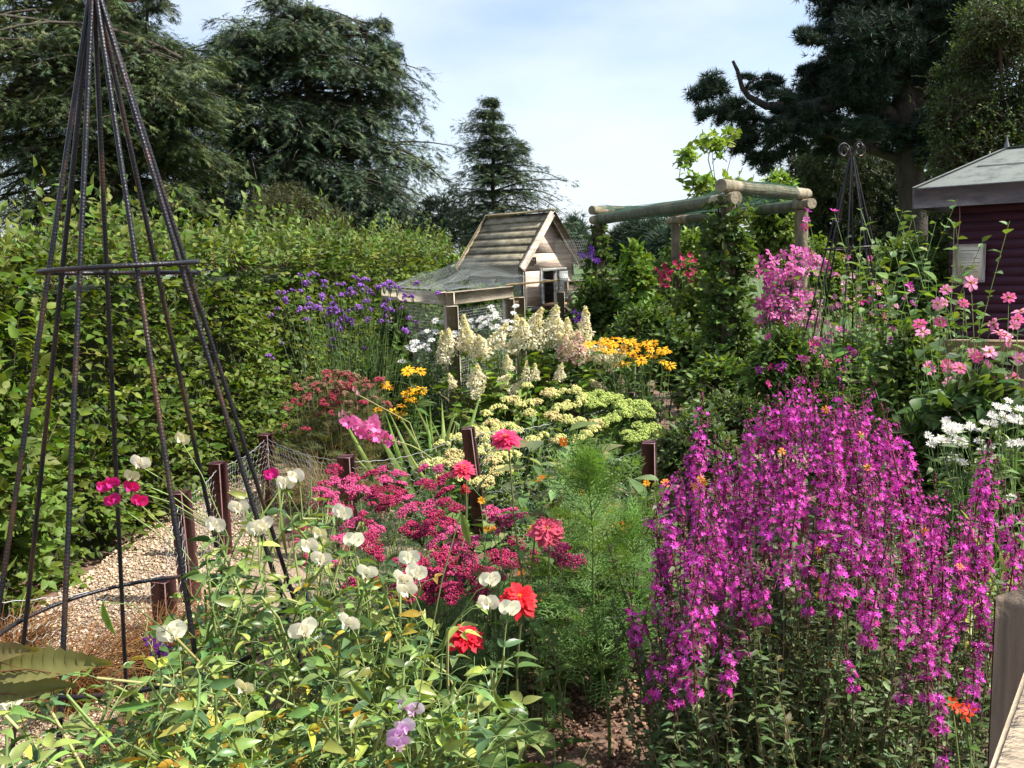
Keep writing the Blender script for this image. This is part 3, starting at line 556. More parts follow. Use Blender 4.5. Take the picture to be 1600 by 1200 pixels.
b = MB(); hexnet(b, hp(.36, -.13, 1.2), ug * 1., A_([0, 0, 1.]), .52, .62, .032, .0011); V = np.concatenate(b.v); uu = (V @ ug) / (ug @ ug); keep = None
obj('wire_mesh', b.mesh('wire_mesh', WIRE), hh, label='fine hexagonal wire stretched over the right of the gable')

# ---------------------------------------------------------------- cage frame and net
P1 = A_([-.44, 6.6, 0]); P2 = A_([.50, 8.75, 0]); P0_ = A_([-1.15, 8.2, 0]); P3 = A_([1.25, 9.2, 0]); ht = 1.40
cg = thing('fruit_cage', 'low cage of weathered timber posts and rails in front of the hen house', 'cage', P1)
def rp2(p, z): return A_([p[0], p[1], z]) - P1
pm = P1 + (P2 - P1) * .46; pm2 = P1 + (P2 - P1) * .56
for p, s_ in ((P1, .095), (pm, .085), (pm2, .085), (P2, .085), (P0_, .08), (P3, .08)):
    b = MB(); box(b, rp2(p, (ht - .105) / 2), (s_, s_, ht - .105), .3, (1.15, 1.1, 1.05), .006); wood('post', None, cg, b, WEATHV)
for p, q in ((P1, pm + (pm - P1) * .04), (P1 + A_([-.06, .05, 0]), P0_), (P2 + A_([.07, .02, 0]), P3)):
    b = MB(); beam(b, rp2(p, ht - .052), rp2(q, ht - .052), .07, .10, (1.38, 1.32, 1.16), .006); wood('rail', None, cg, b)
b = MB(); beam(b, rp2(pm, ht + .008), rp2(P2, ht + .008), .03, .016, (1.2, .95, .5)); wood('batten', 'thin new yellow batten', cg, b)
b = MB(); q1, q2 = pm + (P2 - P1) * .03, pm + (P2 - P1) * .12
for p in (q1, q2): beam(b, rp2(p, .5), rp2(p, ht - .15), .03, .03, (1.5, 1.1, .62))
beam(b, rp2(q1, ht - .13), rp2(q2, ht - .13), .03, .05, (1.5, 1.1, .62)); beam(b, rp2(q1, ht - .16), rp2(q2, ht - .62), .022, .03, (1.5, 1.1, .62)); wood('gate_frame', 'yellowish softwood gate with a diagonal brace', cg, b)
b = MB(); d_ = (pm - P1) / np.linalg.norm(pm - P1); hexnet(b, A_([0, 0, .3]) + d_ * .06, d_, A_([0, 0, 1.]), 1.0, .98, .025, .0007); hexnet(b, (P0_ - P1) * .03 + A_([0, 0, .3]), (P0_ - P1) / np.linalg.norm(P0_ - P1), A_([0, 0, 1.]), 1.6, .98, .03, .0007); obj('wire_mesh', b.mesh('wire_mesh', WIRE), cg)
# draped net
nt_ = thing('bird_net', 'pale fine bird netting draped and bunched over the cage and up the hen house side', 'netting', P1 + A_([0, 0, ht]))
def gridnet(b, fn, nu, nv, r, col=(.5, .5, .5), step=1, sides=3, fine=1):
    u = np.linspace(0, 1, nu); v = np.linspace(0, 1, nv); G = fn(*np.meshgrid(u, v, indexing='ij')); tubes(b, G, r, sides, col); tubes(b, G.transpose(1, 0, 2), r, sides, col)
def drape(u, v):
    a = P0_[None, None] * (1 - u[..., None]) + P1[None, None] * u[..., None]           # left rail
    c = A_([-.50, 9.5, 0]) * (1 - u[..., None]) + (P1 + (P2 - P1) * .93) * u[..., None]
    P = a * (1 - v[..., None]) + c * v[..., None]
    z = ht + .012 + (.27 * (1 - u) ** 1.3 * np.clip(v, 0, 1) ** 1.5) + .10 * np.exp(-((u - .62 - .2 * v) / .10) ** 2) * np.sin(PI * v) + .035 * np.sin(9 * u + 5 * v) * np.sin(PI * v) ** .5 * (1 - u * .5) + .012 * np.sin(31 * u + 17 * v) * np.sin(PI * v)
    P[..., 2] = z; return P - (P1 + A_([0, 0, ht]))
b = MB(); gridnet(b, drape, 48, 60, .0005); obj('net', b.mesh('net', NETP), nt_)
def drape2(u, v):      # side going up to the hen house eave
    a = P0_ + A_([-.05, .1, ht]); c = A_([-.44, 9.5, 1.66]); e_ = A_([.10, 8.93, 1.66]); f_ = P1 + (P2 - P1) * .55 + A_([0, 0, ht + .03])
    P = (a * (1 - u)[..., None] + c * u[..., None]) * (1 - v)[..., None] + (f_ * (1 - u)[..., None] + e_ * u[..., None]) * v[..., None]
    P[..., 2] += -.16 * np.sin(PI * u) * np.sin(PI * (v * .8 + .1)) + .03 * np.sin(14 * v + 3 * u) * np.sin(PI * u) + .02 * np.sin(27 * v) * np.sin(PI * u); return P - (P1 + A_([0, 0, ht]))
b = MB(); gridnet(b, drape2, 34, 42, .0005); obj('net', b.mesh('net', NETP), nt_)

# ================================================================ PERGOLA
pL, pN, pR, pM = A_([.93, 9.0, 0]), A_([1.62, 6.5, 0]), A_([2.52, 7.6, 0]), A_([1.88, 9.9, 0])
pg = thing('pergola', 'rustic round-pole pergola with green netting over its top', 'pergola', pL); rL = lambda p, z: A_([p[0], p[1], z]) - pL
def pole(b, p, q, r, sides=14, cols_=(1, 1, 1)):
    p = A_(p, float) if False else np.array(p, float); q = np.array(q, float); K = 12; P = p + (q - p) * np.linspace(0, 1, K)[:, None]; rr = r * (1 + .03 * vnoise(P, 5, 3)); tubes(b, P[None], rr[None], sides, cols_, cap=True)
for p, r in ((pL, .05), (pN, .055), (pR, .055), (pM, .05)):
    b = MB(); pole(b, rL(p, 0), rL(p, 1.955), r, cols_=(.72, .70, .70)); obj('post', b.mesh('post', POLE, True), pg)
def ext(p, q, a=.13, c=.13): d = (q - p) / np.linalg.norm(q - p); return p - d * a, q + d * c
for (p, q), z, r in ((ext(pL, pN, .15, .12), 2.0, .046), (ext(pM, pR, .16, .15), 2.0, .044), (ext(pL, pM, .10, .1), 2.088, .045), (ext(pN, pR, .12, .12), 2.092, .048)):
    b = MB(); pole(b, rL(p, z), rL(q, z), r); obj('beam', b.mesh('beam', POLE, True), pg)
def sag(u, v):
    P = (pL * (1 - u)[..., None] + pN * u[..., None]) * (1 - v)[..., None] + (pM * (1 - u)[..., None] + pR * u[..., None]) * v[..., None]
    P[..., 2] = 2.06 + .075 * np.clip(np.abs(u - .5) * 2, 0, 1) ** 6 - .05 * np.sin(PI * u) * np.sin(PI * v) + .01 * np.sin(20 * v + 6 * u); return P - pL
b = MB(); gridnet(b, sag, 80, 44, .0015)
def wrap(p, q, z, r, f0, f1):
    p2 = p + (q - p) * f0; q2 = p + (q - p) * f1; d = (q2 - p2) / np.linalg.norm(q2 - p2); s = np.cross(d, A_([0, 0, 1.]))
    def fn(u, v):
        a = v * 2 * PI; rr = r * (1 + .06 * np.sin(a * 2 + u * 9) + .1 * np.clip(-np.sin(a), 0, 1)); return (p2 - pL)[None, None] + (q2 - p2) * u[..., None] + s * (np.cos(a) * rr)[..., None] + A_([0, 0, 1.]) * (np.sin(a) * rr + z)[..., None]
    L_ = np.linalg.norm(q2 - p2); gridnet(b, fn, int(L_ / .016), 22, .0013)
wrap(pL, pN, 2.0, .052, .02, .92); wrap(pM, pR, 2.0, .051, .15, .97); wrap(pN, pR, 2.092, .056, .10, .86); wrap(pL, pM, 2.088, .052, .1, .95)
obj('netting', b.mesh('netting', NETG), pg)

# ================================================================ OBELISKS
def rebar(b, P, r, rib=.0006, pitch=.0075, sides=8, tw=1.):
    P = np.array(P, float); K = len(P); s = np.concatenate([[0], np.cumsum(np.linalg.norm(np.diff(P, axis=0), axis=1))]); n = max(int(s[-1] / pitch * 3), 4); t = np.linspace(0, s[-1], n)
    Q = np.stack([np.interp(t, s, P[:, k]) for k in range(3)], 1); rr = r + rib * (np.arange(n) % 3 == 0); tubes(b, Q[None], rr[None], sides, (1, 1, 1), cap=True)
def obelisk(name, label, loc, proto=None):
    if proto:
        o = proto.copy(); C.objects.link(o); o.location = Vector(loc); o['label'] = label
        for c in proto.children: k = c.copy(); C.objects.link(k); k.parent = o
        return o
    o = thing(name, label, 'obelisk', loc, 'black steel plant obelisks'); apex = 2.17
    rad = lambda z: .010 + (apex - z) * .232
    for k in range(8):
        a_ = math.radians(18 + 45 * k); b = MB(); zz = np.linspace(0.0, apex, 12); pts = np.stack([rad(zz) * math.cos(a_), rad(zz) * math.sin(a_), zz], 1)
        if k % 2 == 0:
            th = np.linspace(-PI / 2, PI * 1.9, 26); ctr = apex + .035; rr = .042 * (1 - .45 * np.clip(th / (PI * 1.9), 0, 1)); sx = .055 + rr * np.cos(PI - (th + PI / 2)) ; sc = np.stack([(.05 - rr * np.cos(th + PI / 2) + .01) * math.cos(a_), (.05 - rr * np.cos(th + PI / 2) + .01) * math.sin(a_), ctr + rr * np.sin(th + PI / 2)], 1)
            pts = np.concatenate([pts, sc])
        rebar(b, pts, .0050); obj('leg', b.mesh('leg', STEEL), o)
    for z in (1.6, .80):
        b = MB(); t = np.linspace(0, 2 * PI * 1.03, 60); r_ = rad(z) + .014; rebar(b, np.stack([r_ * np.cos(t), r_ * np.sin(t), np.full(60, z) + .004 * t], 1), .0050); obj('ring', b.mesh('ring', STEEL), o)
    return o
c1 = at(190, 431, 1.9); c2 = at(1328, 393, 5.5)
ob1 = obelisk('plant_obelisk', 'black ribbed steel obelisk close at the left, rising out of the top of the picture', (c1[0], c1[1], 0))
ob2 = obelisk('plant_obelisk', 'black steel obelisk with scrolled top standing among sweet peas at the right', (c2[0], c2[1], 0), ob1)
ob1.rotation_euler = (0, 0, .314)

# ================================================================ SHED
u_s = A_([.80, -.60, 0]); v_s = A_([.60, .80, 0]); Cs = A_([3.72, 7.45, 0])
sh = thing('shed', 'dark maroon timber shed with a grey felt roof at the right edge', 'shed', Cs)
def sp(u, v, z): return u_s * u + v_s * v + A_([0, 0, z])
b = MB(); zt = 1.98; bh = .075
for k in range(int(zt / bh) + 1):
    z0 = k * bh; z1 = min(z0 + bh - .002, zt)
    prism(b, [sp(0, -.0, z0), sp(0, -.006, z0), sp(0, -.003, z1), sp(0, .01, z1)], u_s * 2.8, A_([1, .9, 1.15]) * U(.9, 1.1))
obj('front_wall', b.mesh('front_wall', SHEDP), sh)
b = MB(); prism(b, [sp(0.0, .02, 0), sp(.02, .02, 0), sp(.02, 2., 0), sp(0, 2., 0)], A_([0, 0, zt]), (1, 1, 1)); prism(b, [sp(.02, 1.98, 0), sp(2.8, 1.98, 0), sp(2.8, 2.0, 0), sp(.02, 2.0, 0)], A_([0, 0, zt]), (1, 1, 1)); obj('side_wall', b.mesh('side_wall', SHEDP), sh)
b = MB(); beam(b, sp(-.012, -.016, 0), sp(-.012, -.016, zt), .045, .03, (.8, .7, .85)); obj('corner_post', b.mesh('corner_post', SHEDP), sh)
FELT = surf('roof_felt', (.075, .085, .078), (.165, .175, .158), (9, 9, 9), .95, .4, 300, c3=(.15, .165, .155)); FASC = surf('grey_fascia', (.075, .085, .105), (.16, .17, .19), (6, 6, 25), .7, .3, 80)
ov = .24; ze_s, zp = 2.09, 2.42
cor = [sp(-ov, -ov, ze_s), sp(3.0, -ov, ze_s), sp(3.0, 2 + ov, ze_s), sp(-ov, 2 + ov, ze_s)]; r0 = sp(.32, .55, zp); r1 = sp(2.9, .6, zp)
b = MB(); Vv = [cor[0], cor[1], cor[2], cor[3], r0, r1]; b.add(Vv, [np.array([[0, 1, 5, 4], [2, 3, 4, 5]]), np.array([[3, 0, 4], [1, 2, 5]])], (.5,) * 3); V2 = np.array(Vv); V2[:, 2] -= .025; b.add(V2, [np.array([[3, 2, 1, 0]])], (.5,) * 3)
rf = obj('roof', b.mesh('roof', FELT), sh)
b = MB(); q0 = cor[0] * .5 + r0 * .5; beam(b, q0 + u_s * .12 + A_([0, 0, .004]), q0 + u_s * 2.4 + A_([0, 0, .004]), .012, .004, (.5,) * 3); beam(b, cor[0] + A_([0, 0, .006]), r0 + A_([0, 0, .006]), .05, .006); beam(b, r0 + A_([0, 0, .006]), r1 + A_([0, 0, .006]), .06, .006); obj('felt_seam', b.mesh('felt_seam', FELT), rf)
for p, q in ((cor[0], cor[1]), (cor[0], cor[3])):
    b = MB(); beam(b, p + A_([0, 0, -.085]), q + A_([0, 0, -.085]), .022, .165, (1, 1, 1)); obj('fascia', b.mesh('fascia', FASC), sh)
b = MB(); tubes(b, np.array([r0 + A_([0, 0, -.01]), r0 + A_([0, 0, .03]), r0 + A_([0, 0, .06]), r0 + A_([0, 0, .115])])[None], A_([[.022, .02, .01, .003]]), 8, (.6,) * 3, cap=True); obj('finial', b.mesh('finial', FASC), rf)
# notice
nb_ = thing('notice_board', 'white-framed cream notice fixed to the maroon shed wall', 'notice', Cs + sp(.16, -.02, 1.46))
yw = math.atan2(u_s[1], u_s[0]); WHITE = surf('white_frame', (.62, .62, .66), (.72, .72, .75), (20, 20, 20), .5, 0); PAPER = surf('cream_paper', (.62, .60, .48), (.70, .68, .56), (6, 6, 6), .6, 0); INK = surf('faded_ink', (.16, .16, .14), (.24, .24, .2), (60, 60, 60), .8, 0)
def np_(u, z, d=-.0): return u_s * u + v_s * d + A_([0, 0, z])
W_, H_ = .235, .315
b = MB(); 
for (c, s_) in ((np_(0, H_ / 2 - .01), (W_, .02, .02)), (np_(0, -H_ / 2 + .01), (W_, .02, .02)), (np_(-W_ / 2 + .01, 0), (.02, .02, H_ - .041)), (np_(W_ / 2 - .01, 0), (.02, .02, H_ - .041))): box(b, c, s_, yw, (1, 1, 1), .002)
obj('frame', b.mesh('frame', WHITE), nb_)
b = MB(); box(b, np_(0, 0, .003), (W_ - .03, .008, H_ - .03), yw); ppr = obj('paper', b.mesh('paper', PAPER), nb_)
b = MB(); rws = [.105] + [.082, .071, .060, .049, .038, .027] + [.004] + [-.018, -.029, -.040, -.051, -.062, -.073]
for i_, z in enumerate(rws):
    hd = i_ in (0, 7); x = -.075 if not hd else -.07; xe = .07 if hd else U(.0, .072)
    while x < xe: w_ = U(.006, .02); box(b, np_(x + w_ / 2, z, -.0025), (w_, .002, .006 if hd else .0036), yw); x += w_ + .004
obj('writing', b.mesh('writing', INK), ppr)
b = MB(); tz = np.linspace(0, 1, 20); pts = np.stack([sp(.07 + .008 * math.sin(6 * q), -.045 + .01 * math.sin(9 * q), 1.96 - .62 * q) for q in tz]); tubes(b, pts[None], .004, 5, (.35, .28, .2)); t2 = np.linspace(0, 2 * PI, 14); pts = np.stack([sp(.085 + .02 * math.cos(q), -.045, 1.31 + .035 * math.sin(q)) for q in t2]); tubes(b, pts[None], .004, 5, (.35, .28, .2))
o = obj('cord', b.mesh('cord', TWIG)); o.location = Vector(Cs); tag(o, 'looped cord hanging from the shed eave beside the notice', 'cord')

# ================================================================ FENCES, STAKES, WIRE
STK = [(255, 905, 3.7, .078, 'shortest maroon stake, standing in the brown sedge by the gravel path'), (281, 768, 4.04, .075, 'tall maroon stake between the sedge and the hedge, second nearest the left obelisk'), (340, 722, 4.72, .075, 'maroon stake beside the gravel path, seen between the right legs of the left obelisk'),
       (415, 678, 5.56, .07, 'maroon stake farthest along the hedge path, left of the rust yarrow'), (541, 712, 4.6, .078, 'maroon stake standing behind the crimson yarrow'), (731, 668, 4.75, .062, 'leaning maroon stake left of the tall pink zinnia'), (1014, 690, 4.2, .066, 'upright maroon stake between the sedum and the loosestrife'),
       (985, 612, 6.2, .07, 'maroon stake behind the sedum at the foot of the hydrangea'), (903, 642, 5.6, .06, 'maroon stake almost hidden among the sedum heads')]
tops = []
for k, (px, py, Yd, s_, lab) in enumerate(STK):
    p = at(px, py, Yd); st = thing('fence_stake', lab, 'stake', (p[0], p[1], 0), 'maroon stakes holding the chicken wire'); b = MB(); h = p[2] + .0
    lean = A_([-.06, 0, 0]) if k == 5 else A_([U(-.01, .01), 0, 0]); beam(b, -lean, A_([0, 0, h]) + lean * 0, s_, s_, (1, 1, 1), .004, up=(.3, 1, 0)); o = obj('stake', b.mesh('stake', MAROON)); o.location = st.location
    for q in ('label', 'category', 'group'): o[q] = st[q]
    o.name = 'fence_stake'; bpy.data.objects.remove(st); tops.append(p)
def wirepanel(label, p, q, z0=.02, dz=-.03, sagv=.03):
    p, q = np.array(p), np.array(q); h1 = p[2] + dz; O = A_([p[0], p[1], 0]); d = A_([q[0] - p[0], q[1] - p[1], 0]); Ln = np.linalg.norm(d); d = d / Ln; b = MB(); H_ = min(p[2], q[2]) + dz
    hexnet(b, A_([0, 0, z0]), d, A_([0, 0, 1.]) + d * 0, Ln, H_ - z0, .042, .0008, f=lambda x, y: .02 * np.sin(7 * x + 3 * y) + .012 * np.sin(15 * x - 9 * y))
    V = np.concatenate(b.v); x = V @ d; s = x / Ln; V[:, 2] = V[:, 2] * ((p[2] + dz) * (1 - s) + (q[2] + dz) * s - sagv * 4 * s * (1 - s)) / H_; b.v = [V]; b.c = [np.concatenate(b.c)]
    s = np.linspace(0, 1, 24); T = d * Ln * s[:, None]; T[:, 2] = (p[2] + dz) * (1 - s) + (q[2] + dz) * s - sagv * 4 * s * (1 - s) + .004 * np.sin(s * 60); tubes(b, T[None], .0018, 4, (.6,) * 3)
    o = obj('chicken_wire', b.mesh('chicken_wire', WIRE)); o.location = Vector(O); tag(o, label, 'chicken wire', 'chicken wire panels between the stakes')
wirepanel('chicken wire between the two stakes nearest the left obelisk', tops[0] + A_([0, 0, .15]), tops[1]); wirepanel('chicken wire leading back along the gravel path to the third stake', tops[1], tops[2]); wirepanel('chicken wire on the far stretch beside the hedge path', tops[2], tops[3])
wirepanel('chicken wire in front of the rust yarrow, ending at the stake behind the crimson yarrow', tops[3], tops[4]); wirepanel('chicken wire below the fallen pink gladiolus', tops[4], tops[5], sagv=.05)
wirepanel('chicken wire running through the sedum heads', tops[5], tops[8]); wirepanel('chicken wire behind the right of the sedum', tops[8], tops[7]); wirepanel('chicken wire right of the sedum, under the ivy-clad pergola post', tops[7], at(1120, 598, 5.9))
wirepanel('chicken wire in front of the feathery plant, rising to the upright stake', at(760, 762, 4.6), tops[6], sagv=.02); wirepanel('chicken wire starting at the left edge, low under the obelisk ring', at(-60, 930, 3.0), tops[0] + A_([0, 0, .05]))
# near fence at lower right, rail behind anemones
nf = thing('wooden_fence', 'nearest timber fence cutting the lower right corner, post coloured darker for shade, rail coloured lighter for sun', 'fence', (0.9, 1.2, 0)); F0 = A_([.9, 1.2, 0])
b = MB(); pt = at(1630, 935, 1.35); box(b, A_([pt[0], pt[1], pt[2] / 2]) - F0, (.105, .105, pt[2]), .45, (.62, .50, .40), .008); obj('post', b.mesh('post', WEATHV), nf)  # shade on the post front is put into its dark tint
b = MB(); pa = at(1640, 1100, 1.2); pb = at(1560, 1300, .82); pa[2] = pb[2] = .5 * (pa[2] + pb[2]); beam(b, pa - F0, pb - F0 + (pb - pa) * .6, .05, .10, (1.35, 1.2, 1.0), .008); obj('rail', b.mesh('rail', WEATH), nf)  # sun on the rail is put into its light tint
b = MB(); K = 14; q = np.linspace(0, 1, K); tubes(b, np.stack([pa - F0 + (pb - pa) * .25 * s + A_([0, 0, .055 + .05 * (1 - s) ** 2]) + A_([-.0, .03 * s, 0]) for s in q])[None], .0012, 4, (.6,) * 3); obj('wire', b.mesh('wire', WIRE), nf)
bf = thing('wooden_fence', 'low weathered rail fence behind the pink anemones, in front of the shed', 'fence', at(1450, 540, 4.9) * A_([1, 1, 0])); B0 = np.array(bf.location)
b = MB(); beam(b, at(1405, 541, 5.2) - B0, at(1640, 546, 4.5) - B0, .05, .09, (1.0, .85, .68), .006); obj('rail', b.mesh('rail', WEATH), bf)
for px_, Yd in ((1425, 5.1), (1620, 4.6)):
    b = MB(); p = at(px_, 548, Yd); box(b, A_([p[0], p[1] + .08, p[2] / 2]) - B0, (.08, .08, p[2]), .3, (.8, .7, .6), .006); obj('post', b.mesh('post', WEATHV), bf)
# ================================================================ FLOWER MESHES
def ring_petals(b, n, l, wd, elev, z, r0, col, tpl=PB, ja=.08, jl=.1, ph=0., cj=.1, roll=0.):
    a = ph + np.arange(n) * 2 * PI / n + R.normal(0, ja, n); e = elev + R.normal(0, .1, n)
    f = np.stack([np.cos(a) * np.cos(e), np.sin(a) * np.cos(e), np.sin(e)], 1); u = np.stack([-np.cos(a) * np.sin(e), -np.sin(a) * np.sin(e), np.cos(e)], 1)
    p = np.stack([np.cos(a) * r0, np.sin(a) * r0, np.full(n, z)], 1); V, F = tpl; V = V * A_([wd, 1, 1.]) ; scat(b, (V, F), p, f, u + roll * rdir(n), l * (1 + R.normal(0, jl, n)), cols([col], n, cj, cj * .4))
OCT = (np.array([(1, 0, 0), (-1, 0, 0), (0, 1, 0), (0, -1, 0), (0, 0, 1), (0, 0, -1)], float), [np.array([[0, 2, 4], [2, 1, 4], [1, 3, 4], [3, 0, 4], [2, 0, 5], [1, 2, 5], [3, 1, 5], [0, 3, 5]])])
def dots(b, P, s, pal, j=.15): scat(b, OCT, P, rdir(len(P)), rdir(len(P)), s * np.exp(R.normal(0, .2, len(P))), cols(pal, len(P), j, .05))
def dome(n, r, h): q = np.sqrt(U(0, 1, n)); a = U(0, 2 * PI, n); return np.stack([r * q * np.cos(a), r * q * np.sin(a), h * (1 - q ** 2)], 1)
def fmesh(name, b, mat=None): return b.mesh(name, mat or PETAL)
def daisy(r, col, eye, n=13, wd=.62, elev=-.1, er=.2, eh=.5, name='flower'):
    b = MB(); ring_petals(b, n, r * .85, wd, elev, 0, r * .15, col); ring_petals(b, n // 2, r * .75, wd, elev + .15, .002, r * .15, col)
    P = dome(26, r * er, r * er * eh * 2); dots(b, P, r * .05, eye); return fmesh(name, b)
ZN = {}
def zinnia(r, c, c2=None, name='flower'):
    b = MB(); k = 5
    for i in range(k):
        q = i / (k - 1); ring_petals(b, 15 - 2 * i, r * (1 - .62 * q), 1.0, -.12 + .85 * q ** 1.3, .012 * q + .002 * i, r * .1, A_(c) * (1 + .12 * i), PB, ph=i * .35, ja=.12)
    dots(b, dome(22, r * .16, r * .1) + A_([0, 0, .014]), r * .05, [(.75, .28, .03), (.8, .4, .05)] if c2 is None else [c2]); 
    tubes(b, A_([[(0, 0, -.012), (0, 0, -.004), (0, 0, .006)]]), A_([[.002, .009, .012]]), 8, (.06, .12, .03)); return fmesh(name, b)
def sweetpea(r, c, c2):
    b = MB(); V, F = leaf(8, .95, .10, -.12, rnd=True)
    V = V + A_([0, -.06, 0]); V[:, 2] += .05 * np.sin(V[:, 1] * 9 + V[:, 0] * 6)
    for a in (-.52, .52): scat(b, (V, F), [(0, -r * .05, 0)], [(math.sin(a), math.cos(a), .15)], [(math.sin(a) * .7, -.2, 1)], [r * 1.25], cols([c], 1, .06, .02))
    V, F = leaf(6, .75, .3, .3, rnd=True)
    for a in (-.5, .5): scat(b, (V, F), [(a * r * .1, .0, .003)], [(math.sin(a) * .9, .25, .9)], [(math.sin(a) * 2, -.6, .2)], [r * .85], cols([c2], 1, .06, .02))
    scat(b, (V * .6, F), [(0, -.001, .002)], [(0, .1, 1)], [(1, 0, 0)], [r * .6], cols([c2], 1)); tubes(b, A_([[(0, -.012, -.006), (0, -.004, -.003), (0, .004, 0)]]), A_([[.001, .004, .003]]), 6, (.12, .2, .05)); return fmesh('flower', b)
def floret_panicle(h, r, n, pal, tipc):
    b = MB(); q = U(0, 1, n) ** .85; a = U(0, 2 * PI, n); ph = U(0, 6.28, 3); z = q * h + R.normal(0, .006, n); prof = np.sqrt(np.clip(q * 7 + .12, 0, 1)) * np.clip(1.06 - q, 0, 1) ** .72
    rr = r * prof * (.82 + .16 * np.sin(a * 3 + z * 60 + ph[0]) + .14 * np.sin(a * 2 - z * 90 + ph[1])) * U(.55, 1.1, n) ** .6
    P = np.stack([rr * np.cos(a), rr * np.sin(a), z], 1); P[:, 0] += .012 * q * math.sin(ph[2]); d = nrm(np.stack([np.cos(a), np.sin(a), .3 + 1.2 * q], 1) + R.normal(0, .6, (n, 3))); c = cols(pal, n, .12, .05)
    c = np.where((q > U(.72, .95, n))[:, None], cols([tipc], n, .12), c)
    x = nrm(np.cross(d, rdir(n))); y = np.cross(d, x); s = U(.0075, .0125, n) * (1 - .5 * q)
    for k in range(4):
        f = x * math.cos(k * PI / 2) + y * math.sin(k * PI / 2) + d * .25; scat(b, PSM, P, f, d + rdir(n) * .3, s, c * U(.92, 1.05))
    m = n; P2 = P[R.integers(0, n, m)] * A_([.85, .85, 1.]) + R.normal(0, .003, (m, 3)); dots(b, P2, .0032, [tipc, pal[0]])
    tubes(b, A_([[(0, 0, -.05), (0, 0, h * .5), (0, 0, h)]]), A_([[.003, .002, .001]]), 4, (.15, .2, .06)); return fmesh('flower_head', b)
def umbel(r, h, n, s, pal, stemc=(.09, .15, .04), lumps=0, deep=.03):
    b = MB()
    if lumps:
        C0 = dome(lumps, r * .8, h); P = C0[R.integers(0, lumps, n)] + dome(n, r * .3, h * .7)
        P[:, 2] += R.normal(0, h * .12, n)
    else: P = dome(n, r, h); C0 = dome(8, r * .6, h * .3)
    dots(b, P, s, pal)
    K = len(C0[:14]); O = np.tile(A_([[0, 0, -deep]]), (K, 1)); tubes(b, np.stack([O, C0[:14] * .6 + O * .4 * A_([1, 1, .6]), C0[:14]], 1), A_([[.0018, .0013, .001]]).repeat(K, 0), 3, stemc); return fmesh('flower_head', b)
def lspike(h, n, c):
    b = MB(); q = np.sort(U(0, 1, n)); m = n // 9; ph = (q * m).astype(int) / m; ph = ph + .05 * np.sin(ph * 37); a = U(0, 2 * PI, n); z = (ph * .9 + .04) * h + R.normal(0, .006, n); rr = U(.009, .019, n)
    P = np.stack([rr * np.cos(a), rr * np.sin(a), z], 1); d = nrm(np.stack([np.cos(a), np.sin(a), .35 + .5 * q], 1) + R.normal(0, .3, (n, 3))); x = nrm(np.cross(d, rdir(n))); y = np.cross(d, x)
    s = U(.0078, .0125, n) * (1 - .5 * q ** 3); cc = cols([c, A_(c) * A_([1.15, 1.5, 1.1]), A_(c) * .75, A_(c) * A_([.7, .5, .55])], n, .16, .07)
    for k in range(6): g_ = k * PI / 3; scat(b, PN3, P, x * math.cos(g_) + y * math.sin(g_) + d * .35, d + .4 * rdir(n), s, cc)
    k2 = n // 2; P2 = P[R.integers(0, n, k2)] * A_([.55, .55, 1]) + A_([0, 0, .004]); dots(b, P2, .0033, [(.12, .03, .05), (.10, .08, .04)])
    tubes(b, A_([[(0, 0, -.03), (0, 0, h * .5), (0, 0, h)], ]), A_([[.0022, .002, .0008]]), 4, (.16, .05, .06)); dots(b, np.stack([U(-.003, .003, 12), U(-.003, .003, 12), h * U(.93, 1.04, 12)], 1), .003, [(.25, .03, .12), (.14, .06, .06)])
    nl = 22; a = U(0, 2 * PI, nl); zz = U(0, .8, nl) * h; scat(b, LN, np.stack([np.cos(a) * .002, np.sin(a) * .002, zz], 1), np.stack([np.cos(a), np.sin(a), np.full(nl, .5)], 1), (0, 0, 1), U(.012, .022, nl), cols([(.10, .085, .045), (.085, .11, .05)], nl)); return fmesh('flower_spike', b)
PN3 = (PN[0] * A_([1.5, 1, 1]), PN[1])
def place(root, meshes, P, axis, spin=None, s=1., name=None, labels=None, lim=100):
    B = np.array(root.location); n = len(P); axis = np.broadcast_to(A_(axis, float), (n, 3)); s = np.broadcast_to(s, (n,))
    for i in range(n):
        me = meshes[i % len(meshes)]; o = obj(name or me.name.split('.')[0], me, root, frame(np.array(P[i]) - B, axis[i], U(0, 6.28) if spin is None else spin, s[i]))
        if labels and labels[i]: o['label'] = labels[i]
def upax(n, tilt=.3, to=(0, -.3, 1.)): return nrm(A_(to) + R.normal(0, tilt, (n, 3)))
TOCAM = (0, -1., .55)

